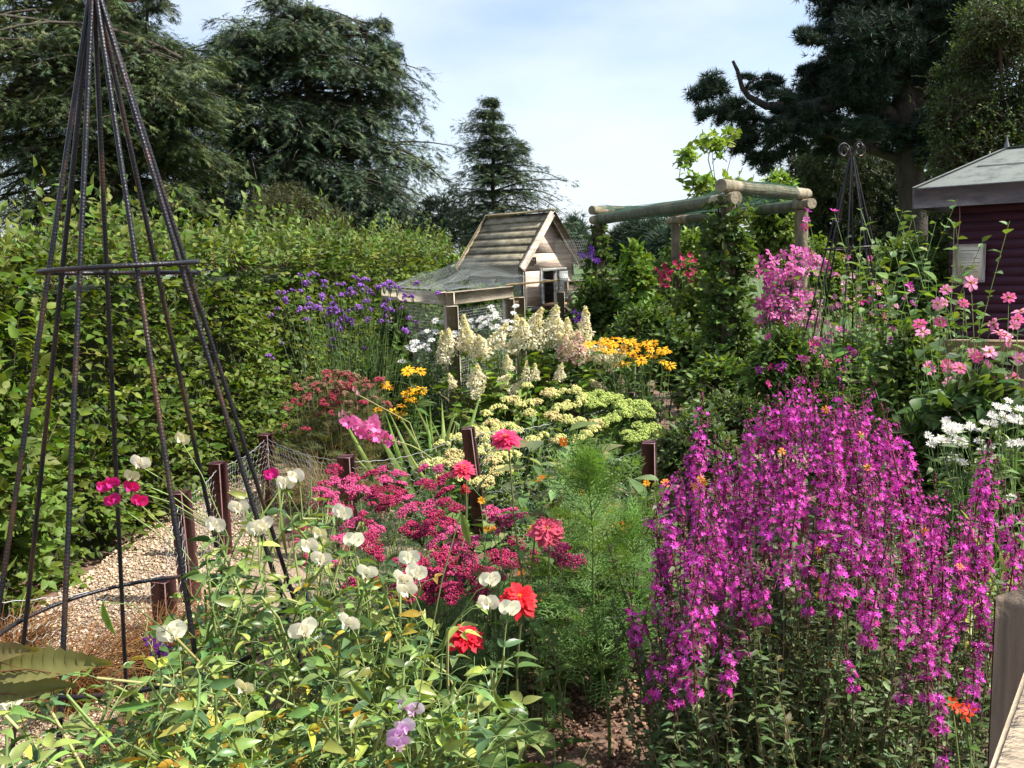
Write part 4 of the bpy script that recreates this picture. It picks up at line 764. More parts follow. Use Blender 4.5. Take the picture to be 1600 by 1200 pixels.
def flowerclump(name, label, cat, tips, c, rad0, meshes, axis=None, hs=1., nl=8, tpl=L3, ls=.05, lc=[(.08, .14, .03)], sc=(.10, .17, .05), r0=.003, el=(0, .7), t0=.1, t1=.93, bow=.05, extra=0, ext_rad=None, ext_h=.8, group=None, pw=1.6, partname=None, mat=None, szt=None, drop=.0, spin=None, extra_z=(.5, .95), up=.8):
    """a plant: stems from a base patch to every tip, leaves on them, one flower mesh per tip"""
    tips = np.array(tips, float); root = thing(name, label, cat, (c[0], c[1], 0), group); B = A_([c[0], c[1], 0]); n = len(tips)
    P1 = tips - B - (A_([0, 0, drop])); 
    if extra:
        k = R.integers(0, n, extra); E = P1[k] * A_([1, 1, 1]) + R.normal(0, 1, (extra, 3)) * A_([.06, .08, .0]) * (ext_rad or 1); E[:, 2] *= U(*extra_z, extra); P1 = np.concatenate([P1, E])
    m = len(P1); P0 = np.stack([P1[:, 0] * rad0 + R.normal(0, .03, m), P1[:, 1] * rad0 + R.normal(0, .03, m), np.zeros(m)], 1)
    bs = MB(); bl = MB(); stalks(bs, bl, P0, P1, bow, r0, r0 * .5, nl, tpl, ls, lc, sc, t0, t1, el, pw=pw, szt=szt, up=up)
    obj('stems', bs.mesh('stems', STEM), root)
    if nl: obj('foliage', bl.mesh('foliage', mat or LEAF), root)
    ax = upax(n) if axis is None else axis
    place(root, meshes, tips, ax, spin, hs, partname); return root

# ================================================================ SWEET PEAS ON THE NEAR OBELISK
GLC = [(.12, .19, .05), (.16, .24, .065), (.07, .14, .045), (.26, .31, .07)]; YEL = [(.42, .36, .06), (.36, .22, .03), (.26, .30, .05)]
W = (.80, .78, .62); CRM = (.72, .68, .38); MG = (.62, .02, .20); LIL = (.60, .38, .62); PW_ = (.78, .66, .72)
root = thing('sweet_pea_plant', 'sprawling sweet pea with white, cream and pink flowers at the foot of the left obelisk', 'sweet pea', (c1[0] + .25, c1[1] - .1, 0)); B = A_(root.location)
env = lambda x: np.interp(x, [-60, 0, 100, 200, 270, 330, 400, 450, 520, 600, 700, 790, 860], [1100, 1080, 1060, 1060, 1020, 850, 780, 770, 830, 890, 960, 1000, 1090])
bs = MB(); bl = MB(); n = 202; px = np.concatenate([U(-60, 860, 70), U(-60, 400, 22), U(280, 720, 110)]); e0 = env(px); py = e0 + U(0, 1, n) ** 1.3 * (1290 - e0) * .9; Yt = np.clip(1.95 - (py - 750) / 500 * .75 + U(-.12, .15, n), 1.05, 2.0)
T1 = ats(px, py, Yt) - B; T0 = np.stack([T1[:, 0] * .45 + U(-.15, .15, n), T1[:, 1] * .5 + U(-.1, .25, n), np.zeros(n)], 1)
# stems with leaf pairs
K = 12; t = np.linspace(0, 1, K); bo = R.normal(0, .10, (n, 3)); Pp = T0[:, None] + (T1 - T0)[:, None] * np.stack([t ** 1.3, t ** 1.3, t ** .85], 1)[None] + bo[:, None] * np.sin(PI * t)[None, :, None] + R.normal(0, .008, (n, K, 3)); tubes(bs, Pp, .0026, 5, cols([(.20, .28, .09), (.14, .22, .06), (.30, .34, .12)], n))
nn_ = 15; Tt = np.tile(np.linspace(.25, 1, nn_), (n, 1)); ii = np.clip((Tt * (K - 1)).astype(int), 0, K - 2); ff = Tt * (K - 1) - ii; Q = Pp[np.arange(n)[:, None], ii] * (1 - ff[..., None]) + Pp[np.arange(n)[:, None], ii + 1] * ff[..., None]; Q = Q.reshape(-1, 3); m = len(Q)
az = U(0, 2 * PI, m); dl = nrm(np.stack([np.cos(az), np.sin(az), U(-.1, .9, m)], 1)); ll = U(.015, .05, m)[:, None]; E = Q + dl * ll; tubes(bs, np.stack([Q, (Q + E) / 2 + A_([0, 0, .004]), E], 1), .0011, 3, (.16, .24, .08))
isy = (R.uniform(0, 1, n) < .09)[:, None].repeat(nn_, 1).ravel(); lc = np.where(isy[:, None], cols(YEL, m, .2), cols(GLC, m, .22))
sd_ = nrm(np.cross(dl, A_([0, 0, 1.])))
for sg in (-1, 1): scat(bl, leaf(5, .42, .28, .35), E, dl * .7 + sd_ * sg * .9 + R.normal(0, .15, (m, 3)), A_([0, 0, 1.]) - dl * .5 + R.normal(0, .5, (m, 3)), U(.022, .047, m), lc)
# tendrils
k = R.integers(0, m, 420); a0 = U(0, 6.28, 420); th = np.linspace(0, 1, 12); tl_ = U(.03, .09, 420); cd_ = dl[k]; s2 = sd_[k]; curl = np.stack([np.sin(th * 9), 1 - np.cos(th * 9)], 1) * (th ** 2)[:, None]
TP = E[k][:, None] + cd_[:, None] * (tl_[:, None] * th)[..., None] + s2[:, None] * (tl_[:, None] * .16 * curl[:, 0])[..., None] + A_([0, 0, 1.]) * (tl_[:, None] * (.16 * curl[:, 1] + .25 * th))[..., None]; tubes(bs, TP, .0006, 3, (.30, .36, .12))
obj('foliage', bl.mesh('foliage', LEAFW), root)
WH = [sweetpea(.024, W, W) for _ in range(4)] + [sweetpea(.019, CRM, W)]
FL = [(283, 690, 'c'), (218, 727, 'w'), (205, 748, 'c'), (465, 750, 'w'), (447, 760, 'w'), (372, 797, 'c'), (400, 832, 'w'), (413, 824, 'w'), (552, 850, 'w'), (532, 806, 'w'), (498, 838, 'c'), (486, 858, 'c'), (640, 878, 'w'), (648, 900, 'w'), (638, 926, 'w'), (628, 908, 'w'), (573, 898, 'w'), (475, 990, 'W'), (545, 977, 'w'),
      (272, 995, 'W'), (16, 1100, 'W'), (335, 826, 'c'), (765, 912, 'w'), (764, 948, 'w'), (795, 957, 'w'), (500, 878, 'c'), (380, 1078, 'c'), (163, 766, 'm'), (178, 758, 'm'), (205, 765, 'm'), (178, 786, 'm'), (217, 787, 'm'), (426, 746, 'm'), (632, 1104, 'p'), (648, 1112, 'p'), (624, 1150, 'l'), (620, 1165, 'l'), (636, 1140, 'p'), (700, 860, 'w') , (20, 1060, 'w')]
ME = {'w': WH[:4], 'W': WH[:2], 'c': [WH[4], WH[3]], 'm': [sweetpea(.020, MG, (.70, .04, .30)), sweetpea(.020, (.72, .02, .16), (.75, .05, .35))], 'l': [sweetpea(.020, LIL, (.75, .6, .7))], 'p': [sweetpea(.020, PW_, (.72, .5, .7))]}
for k, (x, y, c) in enumerate(FL[:38]):
    Yf = float(np.clip(1.95 - (y - 750) / 500 * .75, 1.15, 1.9)) - .12; p = at(x, y, Yf); fa = frame(p - B, nrm(A_([U(-.5, .5), -1., U(-.0, .5)])), U(-.5, .5), 1.25 if c == 'W' else 1.0)
    o = obj('flower', ME[c][k % len(ME[c])], root, fa, label={'w': 'white sweet pea flower', 'W': 'large white sweet pea flower', 'c': 'cream sweet pea flower', 'm': 'hot pink sweet pea flower', 'l': 'lilac sweet pea flower', 'p': 'palest pink sweet pea flower'}[c])
    q = p - B; lo = q + A_([U(-.02, .02), .05, -U(.05, .12)]); tgt = Q[np.argmin(np.linalg.norm(Q - lo, axis=1))]; tubes(bs, np.stack([q + A_([0, .006, -.004]), q * .6 + tgt * .4 + A_([0, .01, .01]), tgt])[None], .0012, 4, (.22, .30, .10))
obj('stems', bs.mesh('stems', STEM), root)
# seed pods
for (x, y, a) in ((175, 1108, .1), (240, 1150, 1.3), (545, 1060, 1.1), (720, 800, 1.4), (160, 940, 1.5), (690, 1120, 1.2), (770, 1080, 1.2)):
    p = at(x, y, 1.3); bp = MB(); scat(bp, (leaf(5, .17, .5, .1)[0], leaf(5, .17, .5, .1)[1]), [p - B], [(math.cos(a), .2, -math.sin(a) + .1)], [(0, -1, .4)], [.07], cols([(.14, .24, .05)], 1)); tg = Q[np.argmin(np.linalg.norm(Q - (p - B) - A_([0, .03, .03]), axis=1))]; tubes(bp, np.stack([p - B, (p - B) * .6 + tg * .4 + A_([0, 0, .02]), tg])[None], .001, 4, (.2, .28, .1)); obj('seed_pod', bp.mesh('seed_pod', LEAFW), root)
# few long climbing strands on the obelisk
rt = thing('serrated_leaf_sprig', 'bronze-green serrated compound leaf poking in at the lower left edge', 'leaf sprig', at(-60, 1075, 1.1)); b = MB(); B1 = A_(rt.location)
def serr(n=26, wd=.24):
    V = []; F = []; rows = []
    for i in range(n + 1):
        y = i / n; hw = wd / 2 * math.sin(PI * (y * .94 + .03) ** .85); zz = -.22 * y * y; cor = .012 * (1 if i % 2 else -1); k = len(V); tooth = 1.12 if i % 2 else .93
        V += [(-hw * tooth, y + .05, .05 + zz + cor), (-hw * .5, y + .03, .02 + zz + cor), (0, y, zz), (hw * .5, y + .03, .02 + zz + cor), (hw * tooth, y + .05, .05 + zz + cor)]; rows.append(k)
    for a_, b_ in zip(rows[:-1], rows[1:]):
        for q in range(4): F.append([a_ + q, a_ + q + 1, b_ + q + 1, b_ + q])
    return np.array(V), [np.array(F)]
for (x0, y0, x1, y1, s_) in ((-50, 1055, 136, 1022, 1), (-60, 1092, 84, 1060, 1), (-70, 1040, 30, 1006, 1)):
    p0 = at(x0, y0, 1.1); p1 = at(x1, y1, 1.06); d = p1 - p0; scat(b, serr(), [p0 - B1], [d], [(0, -.9, 1)], [np.linalg.norm(d)], cols([(.18, .165, .06)], 1, .12))
    tubes(b, A_([[p0 - B1, p0 + d * .5 - B1 + A_([0, 0, -.006]), p0 + d * .95 - B1 + A_([0, 0, -.03])]]), A_([[.0016, .001, .0005]]), 4, (.22, .10, .05))
obj('leaf', b.mesh('leaf', LEAF), rt)
# ================================================================ BROWN SEDGE
def grass(name, label, cat, c, n, h, spread, pal, r=.0012, droop=1., seed=0, blade=None, bw=.008, lean=(0, 0), group=None, mat=None):
    t = thing(name, label, cat, (c[0], c[1], c[2] if len(c) > 2 else 0), group); b = MB(); K = 9; q = np.linspace(0, 1, K); az = U(0, 2 * PI, n); L_ = h * U(.55, 1.1, n); out_ = spread * U(.2, 1, n)
    d = np.stack([np.cos(az), np.sin(az)], 1) + A_(lean); P0 = R.normal(0, .035, (n, 2)); P = np.zeros((n, K, 3)); P[..., :2] = P0[:, None] + d[:, None] * (out_[:, None] * q[None] ** 1.5)[..., None]; P[..., 2] = L_[:, None] * (q[None] - droop * U(.3, .75, (n, 1)) * q[None] ** 2.4); P[..., 2] = np.maximum(P[..., 2], .01)
    if blade: # flat blades
        T = np.gradient(P, axis=1); S = nrm(np.cross(T, A_([0, 0, 1.]) + R.normal(0, .3, (n, 1, 3)))); wv = bw * U(.6, 1.2, (n, 1)) * np.sin(PI * (.12 + .88 * q[None])) ** .7
        Vv = np.stack([P - S * wv[..., None], P + A_([0, 0, -.25]) * wv[..., None], P + S * wv[..., None]], 2); i = np.arange(n * K * 3).reshape(n, K, 3); F = np.concatenate([np.stack([i[:, :-1, k], i[:, :-1, k + 1], i[:, 1:, k + 1], i[:, 1:, k]], -1).reshape(-1, 4) for k in (0, 1)]); b.add(Vv.reshape(-1, 3), F, cols(pal, n, .2).repeat(K * 3, 0))
    else: tubes(b, P, np.tile(np.linspace(r, r * .3, K), (n, 1)), 3, cols(pal, n, .25))
    obj('blades', b.mesh('blades', mat or LEAF), t); return t
SED = [(.20, .085, .03), (.28, .13, .045), (.13, .055, .022), (.38, .23, .10)]
for k, (x, y, h, s, nn) in enumerate(((120, 1120, .46, .40, 480), (250, 1060, .42, .38, 460), (20, 1060, .44, .42, 480), (330, 1010, .36, .36, 320), (230, 1200, .36, .34, 300))):
    grass('brown_sedge', ['bronze sedge tuft inside the left obelisk, nearest its front leg', 'bronze sedge tuft between the left obelisk and the short maroon stake', 'bronze sedge tuft at the left edge beside the gravel', 'bronze sedge tuft right of the short maroon stake', 'bronze sedge tuft low at the bottom left under the sweet peas'][k], 'sedge', grd(x, y) * A_([1, 1, 0]), nn, h, s, SED, r=.0021, group='bronze sedge tufts by the left obelisk')
# pansies (dark purple)
pan = [(235, 1000), (250, 1012), (243, 1022), (262, 1018), (330, 1060), (305, 1088), (345, 1055)]
flowerclump('violet_plant', 'few deep purple violas beside the bronze sedge', 'viola', [at(x, y, 2.6) for x, y in pan], at(270, 1040, 2.6), .6, [daisy(.022, (.09, .01, .16), [(.5, .4, .05)], 5, 1.4, .2, .1)], axis=upax(7, .3, (0, -1, .4)), nl=5, ls=.03, extra=20)

# ================================================================ ACHILLEA (crimson yarrow)
def reg(n, boxes, Yf):
    out_ = []; w_ = np.array([b_[4] for b_ in boxes], float); w_ /= w_.sum()
    while len(out_) < n:
        x0, y0, x1, y1, _ = boxes[R.choice(len(boxes), p=w_)]; x, y = U(x0, x1), U(y0, y1)
        if all((x - a) ** 2 + (1.6 * (y - b_)) ** 2 > 200 for a, b_, _ in out_) or R.uniform() < .05: out_.append((x, y, Yf(x, y)))
    return ats(*np.array(out_).T)
CRI = [(.46, .03, .11), (.36, .02, .075), (.56, .07, .20)]; PKY = [(.70, .14, .32), (.60, .07, .22)]
YA = [umbel(.046, .012, 330, .0032, CRI, lumps=16) for _ in range(3)] + [umbel(.040, .010, 260, .0032, PKY, lumps=12), umbel(.052, .012, 360, .0032, PKY, lumps=18), umbel(.030, .009, 150, .003, CRI, lumps=8)]
tp = reg(98, [(500, 735, 700, 800, 30), (520, 790, 720, 850, 26), (470, 760, 560, 920, 12), (560, 850, 740, 930, 18), (690, 850, 850, 905, 14), (640, 900, 760, 935, 5), (860, 860, 895, 885, 1), (640, 725, 760, 760, 5)], lambda x, y: float(np.interp(y, [730, 830, 935], [3.75, 3.2, 2.65])) + U(-.08, .08))
FRN = MB()
def fern_tpl(n=9, seed=2, fine=.018, sub=4):
    q = np.random.default_rng(seed); V = []; F = []
    def seg(p, d, l, w): k = len(V); s = np.array([-d[1], d[0], 0]) * w; V.extend([p - s, p + s, p + d * l]); F.append([k, k + 1, k + 2])
    seg(np.zeros(3), np.array([0, 1., 0]), 1., .012)
    for i in range(1, n + 1):
        y = i / (n + 1); l = .34 * math.sin(PI * y ** .7) + .06
        for sg in (-1, 1):
            a = sg * q.uniform(.7, 1.); d = np.array([math.sin(a), math.cos(a), q.uniform(-.2, .2)]); p = np.array([0, y, -.15 * y * y]); seg(p, d, l, fine * .6)
            for j in range(1, sub + 1):
                a2 = a + sg * (.7 if j % 2 else -.7); d2 = np.array([math.sin(a2), math.cos(a2), q.uniform(-.3, .3)]); seg(p + d * l * j / (sub + 1), d2, l * .45, fine * .5)
    return np.array(V), [np.array(F)]
FERN = fern_tpl()
flowerclump('yarrow_plant', 'broad drift of crimson and rose yarrow flower heads in the middle foreground', 'yarrow', tp, at(650, 850, 3.2), .75, YA, hs=U(.75, 1.15, len(tp)), nl=8, tpl=FERN, ls=.085, lc=[(.055, .105, .035), (.075, .13, .045)], sc=(.12, .14, .06), r0=.0022, t0=.05, t1=.9, extra=130, extra_z=(.45, .92), ext_rad=1.0)
# small soft pink yarrow group on the right
tp = ats([775, 790, 768, 800, 712, 735, 722, 870, 882, 895], [812, 820, 800, 806, 830, 850, 870, 862, 875, 880], [2.75] * 10)
flowerclump('yarrow_plant', 'paler pink yarrow heads just left of the dusky pink zinnia', 'yarrow', tp, at(780, 830, 2.8), .6, YA[3:5], nl=6, tpl=FERN, ls=.08, lc=[(.06, .11, .035)], r0=.002, extra=15, hs=.95)
# ================================================================ ZINNIAS
def zin(label, px, py, Y, r, col, leaves=7, ls=.085, tilt=(0, -.35, 1), c2=None, base=None, lc=[(.10, .17, .04), (.12, .20, .05)]):
    p = at(px, py, Y); bx = base if base is not None else A_([p[0] + U(-.02, .05), p[1] + .02, 0]); t = thing('zinnia_plant', label, 'zinnia', bx, 'tall zinnias in the middle bed'); B = A_(t.location); q = p - B
    obj('flower', zinnia(r, col, c2), t, frame(q, nrm(A_(tilt)), U(0, 6)))
    bs = MB(); bl = MB(); K = 10; s = np.linspace(0, 1, K); P = np.stack([q[0] * s ** 1.5, q[1] * s ** 1.5, q[2] * s - .01 * s], 1); P[:, 0] += .012 * np.sin(s * 7); tubes(bs, P[None], np.linspace(.0045, .003, K)[None], 6, (.14, .15, .06))
    for i in range(leaves):
        z = .12 + .78 * i / leaves; c = A_([np.interp(z, s, P[:, k]) for k in range(3)])
        for h in (0, 1): a = i * PI / 2 + .3 + h * PI + U(-.2, .2); scat(bl, leaf(6, .42, .18, .45), [c], [(math.cos(a), math.sin(a), U(.1, .5))], [(0, 0, 1)], [ls * U(.8, 1.1) * (1.15 - .45 * z)], cols(lc, 1, .12))
    obj('stem', bs.mesh('stem', STEM), t); obj('leaves', bl.mesh('leaves', LEAF), t)
zin('tall pink zinnia standing above the sedum heads', 790, 687, 2.6, .047, (.66, .045, .14), 7, base=A_([.06, 2.62, 0]))
zin('coral pink zinnia just left of the tallest one', 725, 734, 3.1, .047, (.66, .06, .13), 6)
zin('dusky pink double zinnia right of the yarrow', 855, 830, 2.55, .052, (.50, .07, .12), 5, tilt=(.1, -.8, .9), lc=[(.09, .16, .04)])
zin('scarlet zinnia in the centre foreground', 812, 936, 2.2, .048, (.70, .02, .03), 5, tilt=(.0, -.75, 1), ls=.11)
zin('crimson red zinnia low behind the sweet peas', 728, 997, 2.2, .045, (.58, .01, .03), 4, tilt=(.2, -.5, 1), ls=.1)
zin('tiny deep red zinnia bud behind the crimson yarrow', 727, 766, 3.2, .018, (.42, .01, .03), 3)
zin('small yellow zinnia beside the dusky pink zinnia', 832, 832, 2.7, .02, (.75, .48, .02), 3)
# broad leaves at the foot of the zinnias
def leafy(name, label, cat, px, py, Y, n, tpl, ls, lc, spread=.2, h=.3, group=None, mat=None, nl=6, el=(-.1, .8)):
    p = at(px, py, Y); c = A_([p[0], p[1], 0]); t = thing(name, label, cat, c, group); P1 = np.stack([R.normal(0, spread, n), R.normal(0, spread, n), h * U(.4, 1.1, n)], 1); bs = MB(); bl = MB(); stalks(bs, bl, P1 * A_([.3, .3, 0]), P1, .08, .0035, .002, nl, tpl, ls, lc, el=el, t0=.25, t1=1.); obj('stems', bs.mesh('stems', STEM), t); obj('foliage', bl.mesh('foliage', mat or LEAF), t); return t
BR = leaf(6, .55, .2, .4)
leafy('zinnia_plant', 'broad-leaved young plant at the bottom centre, left of the bare soil', 'young plant', 835, 1100, 2.0, 9, BR, .12, [(.10, .18, .04), (.13, .21, .05)], .10, .42)
leafy('zinnia_plant', 'leafy flowerless plant under the scarlet zinnia', 'young plant', 770, 1040, 2.2, 9, BR, .10, [(.09, .16, .04)], .12, .5)
leafy('zinnia_plant', 'dark leafy plant behind the feathery stems near the loosestrife', 'young plant', 930, 930, 3.0, 14, BR, .10, [(.07, .13, .035)], .16, .55)
for k, (x, y, Yd, n, h, s, lab) in enumerate(((700, 1180, 1.9, 110, .5, .32, 'strappy green grass tuft at the bottom, left of the broad-leaved plant'), (800, 1160, 2.15, 90, .45, .3, 'strappy green grass tuft behind the broad-leaved plant'), (560, 1190, 1.75, 80, .45, .28, 'strappy green grass tuft beneath the sweet peas at bottom centre'))):
    p = at(x, y, Yd); grass('green_grass_tuft', lab, 'grass tuft', (p[0], p[1], 0), n, h, s, [(.10, .19, .03), (.16, .25, .05)], blade=True, bw=.005, group='green strappy tufts at the bottom')
# ================================================================ COSMOS / feathery plant
THR = fern_tpl(7, 4, .021, 4)
def cosmos(label, px_top, py_top, px_b, py_b, n, ls, Y=None, rad=.006, lc=[(.12, .22, .05), (.15, .27, .07)]):
    g0 = grd(px_b, py_b); g0[2] = 0; p = at(px_top, py_top, Y or g0[1]); t = thing('feathery_plant', label, 'feathery plant', g0, 'feathery cosmos plants'); q = p - g0; bs = MB(); bl = MB(); K = 12; s = np.linspace(0, 1, K); P = q[None] * s[:, None]; P[:, 0] += .01 * np.sin(s * 9); tubes(bs, P[None], np.linspace(rad, rad * .35, K)[None], 7, (.13, .20, .05))
    z = U(.28, 1, n) ** .9; c = np.stack([np.interp(z, s, P[:, k]) for k in range(3)], 1); az = U(0, 6.28, n); e = .25 + .9 * z ** 3 + R.normal(0, .25, n); d = np.stack([np.cos(az) * np.cos(e), np.sin(az) * np.cos(e), np.sin(e)], 1); br = U(.0, .13, n) * (z < .93); c2 = c + d * br[:, None]
    tubes(bs, np.stack([c, (c + c2) / 2, c2], 1), .0015, 3, (.12, .19, .05)); scat(bl, THR, c2, d, A_([0, 0, 1.]) + rdir(n) * .5, ls * U(.7, 1.15, n), cols(lc, n, .15)); obj('stem', bs.mesh('stem', STEM), t); obj('foliage', bl.mesh('foliage', LEAF), t)
cosmos('tall feathery cosmos plant without flowers rising from bare soil at centre', 915, 745, 952, 1190, 150, .15)
cosmos('lower feathery cosmos plant close left of the loosestrife', 985, 835, 1000, 1120, 85, .14)
cosmos('short feathery cosmos plant left of the tall one', 875, 860, 900, 1080, 70, .14)
cosmos('feathery cosmos plant tight behind the tall one', 950, 800, 960, 1080, 70, .14)
# ================================================================ LOOSESTRIFE
MGT = (.74, .07, .54)
lenv = lambda x: np.interp(x, [985, 1000, 1040, 1095, 1130, 1170, 1215, 1255, 1310, 1370, 1420, 1460, 1500, 1545, 1600, 1680], [900, 860, 790, 625, 690, 640, 600, 572, 600, 605, 690, 740, 800, 700, 770, 800])
LS = [lspike(h, n, MGT) for h, n in ((.19, 60), (.21, 50), (.15, 46), (.20, 36), (.12, 32), (.09, 22))]
LN3 = leaf(3, .36, .2, .4)
def loose(label, fixed, xr, n, c, ns, nl):
    t = []; 
    for (x, y, Yd) in fixed: t.append((x, y, Yd))
    tries = 0
    while len(t) < n and tries < 9000:
        tries += 1; x = U(*xr); off = R.exponential(125); y = lenv(x) + off
        if off > 330 or any((x - a) ** 2 + (.45 * (y - b_)) ** 2 < 15 ** 2 for a, b_, _ in t): continue
        t.append((x, y, 2.45 - off / 330 * .75 + U(-.08, .08)))
    t = np.array(t); tips = ats(*t.T); root = thing('purple_loosestrife', label, 'loosestrife', c, 'magenta loosestrife clumps'); B = A_(c); n = len(tips); hs = np.clip(U(.8, 1.15, n), 0, 2); ax = upax(n, .15, (0, 0, 1)); mi = R.integers(0, 4, n); off = t[:, 1] - lenv(t[:, 0]); mi = np.where(off > 190, R.integers(4, 6, n), mi); LH = A_([.19, .21, .15, .20, .12, .09])[mi] * hs
    base = tips - ax * LH[:, None]
    keepn = 0
    for i in range(n): obj('flower_spike', LS[mi[i]], root, frame(base[i] - B, ax[i], U(0, 6), hs[i]))
    P1 = base - B; E = P1[R.integers(0, n, ns)] + R.normal(0, 1, (ns, 3)) * A_([.07, .10, .02]); E[:, 2] *= U(.55, 1., ns); P1 = np.concatenate([P1, E]); m = len(P1); P0 = np.stack([P1[:, 0] * .72 + R.normal(0, .04, m), P1[:, 1] * .72 + R.normal(0, .05, m), np.zeros(m)], 1)
    bs = MB(); bl = MB(); stalks(bs, bl, P0, P1, .025, .0028, .0015, nl, LN3, .027, [(.105, .165, .06), (.075, .125, .042), (.17, .225, .11), (.10, .10, .045)], (.11, .10, .05), t0=.08, t1=1.0, el=(.1, .9), pw=1.2)
    # side shoots with seed heads and small flowers
    obj('stems', bs.mesh('stems', STEM), root); obj('foliage', bl.mesh('foliage', LEAF), root); return root
c_ = at(1270, 900, 2.15); loose('great clump of magenta loosestrife spikes filling the right foreground', [(1098, 618, 2.4), (1172, 640, 2.45), (1217, 600, 2.5), (1256, 566, 2.55), (1312, 598, 2.5), (1367, 598, 2.5), (1387, 640, 2.45), (1034, 790, 2.1), (985, 930, 2.2), (1322, 1010, 1.75), (1420, 1040, 1.75), (1170, 840, 2.0), (1190, 900, 1.9), (1125, 950, 1.9), (1150, 965, 1.9)], (1010, 1480), 98, (c_[0], c_[1], 0), 300, 60)
c_ = at(1180, 900, 2.3); loose('second row of magenta loosestrife standing behind the left of the great clump', [], (1030, 1300), 60, (c_[0], c_[1] + .12, 0), 40, 40)
c_ = at(1400, 900, 2.3); loose('second row of magenta loosestrife standing behind the right of the great clump', [], (1290, 1470), 54, (c_[0], c_[1] + .12, 0), 40, 40)
c_ = at(1560, 1000, 2.0); loose('magenta loosestrife clump at the right edge beside the fence post', [(1545, 692, 2.2), (1500, 790, 2.2), (1590, 775, 2.2), (1480, 1150, 1.6), (1475, 860, 2.0)], (1490, 1680), 42, (c_[0], c_[1], 0), 60, 46)
mg = [(1287, 912), (1293, 935), (1280, 930), (1300, 1040), (1285, 905), (1445, 830), (1278, 860), (1500, 885), (1100, 755), (1085, 760), (1095, 748), (1355, 730), (1222, 705), (1290, 640), (1345, 680)]
flowerclump('marigold_plant', 'small orange marigolds threaded through the loosestrife', 'marigold', [at(x, y, 2.0) for x, y in mg], at(1290, 930, 2.0), .8, [daisy(.011, (.75, .28, .02), [(.6, .3, .02)], 8)], axis=upax(len(mg), .3, (0, -1, .6)), nl=4, ls=.02, r0=.0011, sc=(.10, .08, .04))
flowerclump('poppy_plant', 'few vermilion flowers low at the right among loosestrife leaves', 'poppy', [at(x, y, 1.6) for x, y in ((1508, 1118), (1497, 1105), (1515, 1110), (1488, 1098))], at(1505, 1150, 1.62), .8, [daisy(.014, (.75, .07, .02), [(.5, .3, .02)], 5, 1.2, .4, .1)], axis=upax(4, .3, (0, -1, .6)), nl=6, ls=.03)
# ================================================================ MIDDLE AND BACK BEDS
def Z4(l, Yf, x0=650, y0=480, k=3.7209): return np.array([at(x0 + a / k, y0 + c / k, Yf(c) if callable(Yf) else Yf) for a, c in l])
HY = [(180, 230), (260, 190), (350, 230), (450, 180), (550, 210), (600, 150), (660, 100), (700, 200), (780, 110), (830, 130), (820, 200), (860, 250), (890, 150), (980, 140), (950, 270), (1000, 250), (1080, 270), (1120, 290), (540, 310), (490, 390), (330, 410), (215, 410), (380, 390), (690, 370), (640, 390), (830, 370), (545, 450), (1100, 450), (1190, 450), (330, 470), (300, 200), (740, 150), (400, 230), (640, 170), (910, 215), (160, 280)]
HP = [floret_panicle(h_, r_, 460, [(.90, .84, .58), (.90, .87, .68), (.86, .77, .50)], (.80, .72, .32)) for h_, r_ in ((.20, .072), (.17, .068), (.22, .066), (.18, .078), (.15, .060))]; HPK = floret_panicle(.20, .074, 280, [(.76, .46, .42), (.82, .64, .55)], (.74, .58, .38))
tips = Z4(HY, lambda c: 6.5 - (c - 100) / 400 * .35); tips[:, 2] -= .07; n = len(tips); hs = np.where(np.array([c for _, c in HY]) > 300, .78, 1.15) * U(.88, 1.12, n); pink = [14, 11, 28]
c_ = at(830, 560, 6.4); root = flowerclump('hydrangea', 'cream cone-flowered hydrangea bush in the centre, a few cones blushed pink', 'hydrangea', np.delete(tips, pink, 0), (c_[0], c_[1]), .25, HP, hs=np.delete(hs, pink), axis=upax(n - 3, .32, (.05, -.2, 1)), nl=12, tpl=L4, ls=.095, lc=[(.15, .25, .04), (.20, .30, .055), (.11, .19, .035)], sc=(.14, .10, .05), r0=.005, t0=.3, t1=.97, extra=110, extra_z=(.45, .97), ext_rad=2.0, drop=.03)
place(root, [HPK], tips[pink], upax(3, .2), None, hs[pink], 'flower_head', ['pink flushed cone'] * 3)
SE = [(650, 465), (915, 490), (800, 515), (570, 545), (480, 600), (400, 630), (670, 565), (700, 560), (850, 585), (670, 625), (960, 565), (800, 645), (900, 675), (950, 680), (1030, 720), (440, 685), (490, 715), (590, 725), (740, 755), (830, 785), (940, 780), (960, 530), (390, 730), (350, 750), (430, 770), (150, 810), (400, 825), (290, 890), (460, 870), (500, 880), (570, 870), (470, 960), (560, 950), (160, 990), (270, 1000), (400, 1025), (340, 1020), (130, 910), (60, 920), (210, 920), (225, 765), (860, 500), (830, 600), (1040, 690), (620, 575), (330, 720), (360, 860), (215, 865), (505, 955), (980, 750), (520, 545), (770, 505), (890, 575), (880, 660), (310, 760), (450, 905), (530, 700), (675, 785), (840, 770)]
SG = [(1050, 590), (1080, 550), (1130, 545), (1000, 530), (1300, 580), (1180, 570), (1140, 665), (1230, 620), (1290, 630), (1340, 640), (1240, 755), (1330, 765), (1380, 720), (1300, 700), (1060, 515), (1120, 530), (1200, 600), (1250, 570), (1330, 610), (1350, 740), (1040, 560), (1170, 540), (1100, 680), (1150, 650), (1300, 790), (1370, 760), (1010, 560), (1210, 630)]
SEM = [umbel(r, .022, 420, .0050, [(.74, .72, .30), (.70, .70, .27), (.64, .66, .26)], lumps=16, deep=.05) for r in (.060, .052, .046)] + [umbel(.06, .022, 420, .0050, [(.76, .66, .32), (.70, .62, .28)], lumps=16, deep=.05)]
SEG = [umbel(r, .025, 440, .0050, [(.44, .56, .14), (.52, .60, .18)], lumps=16, deep=.05) for r in (.075, .065)]
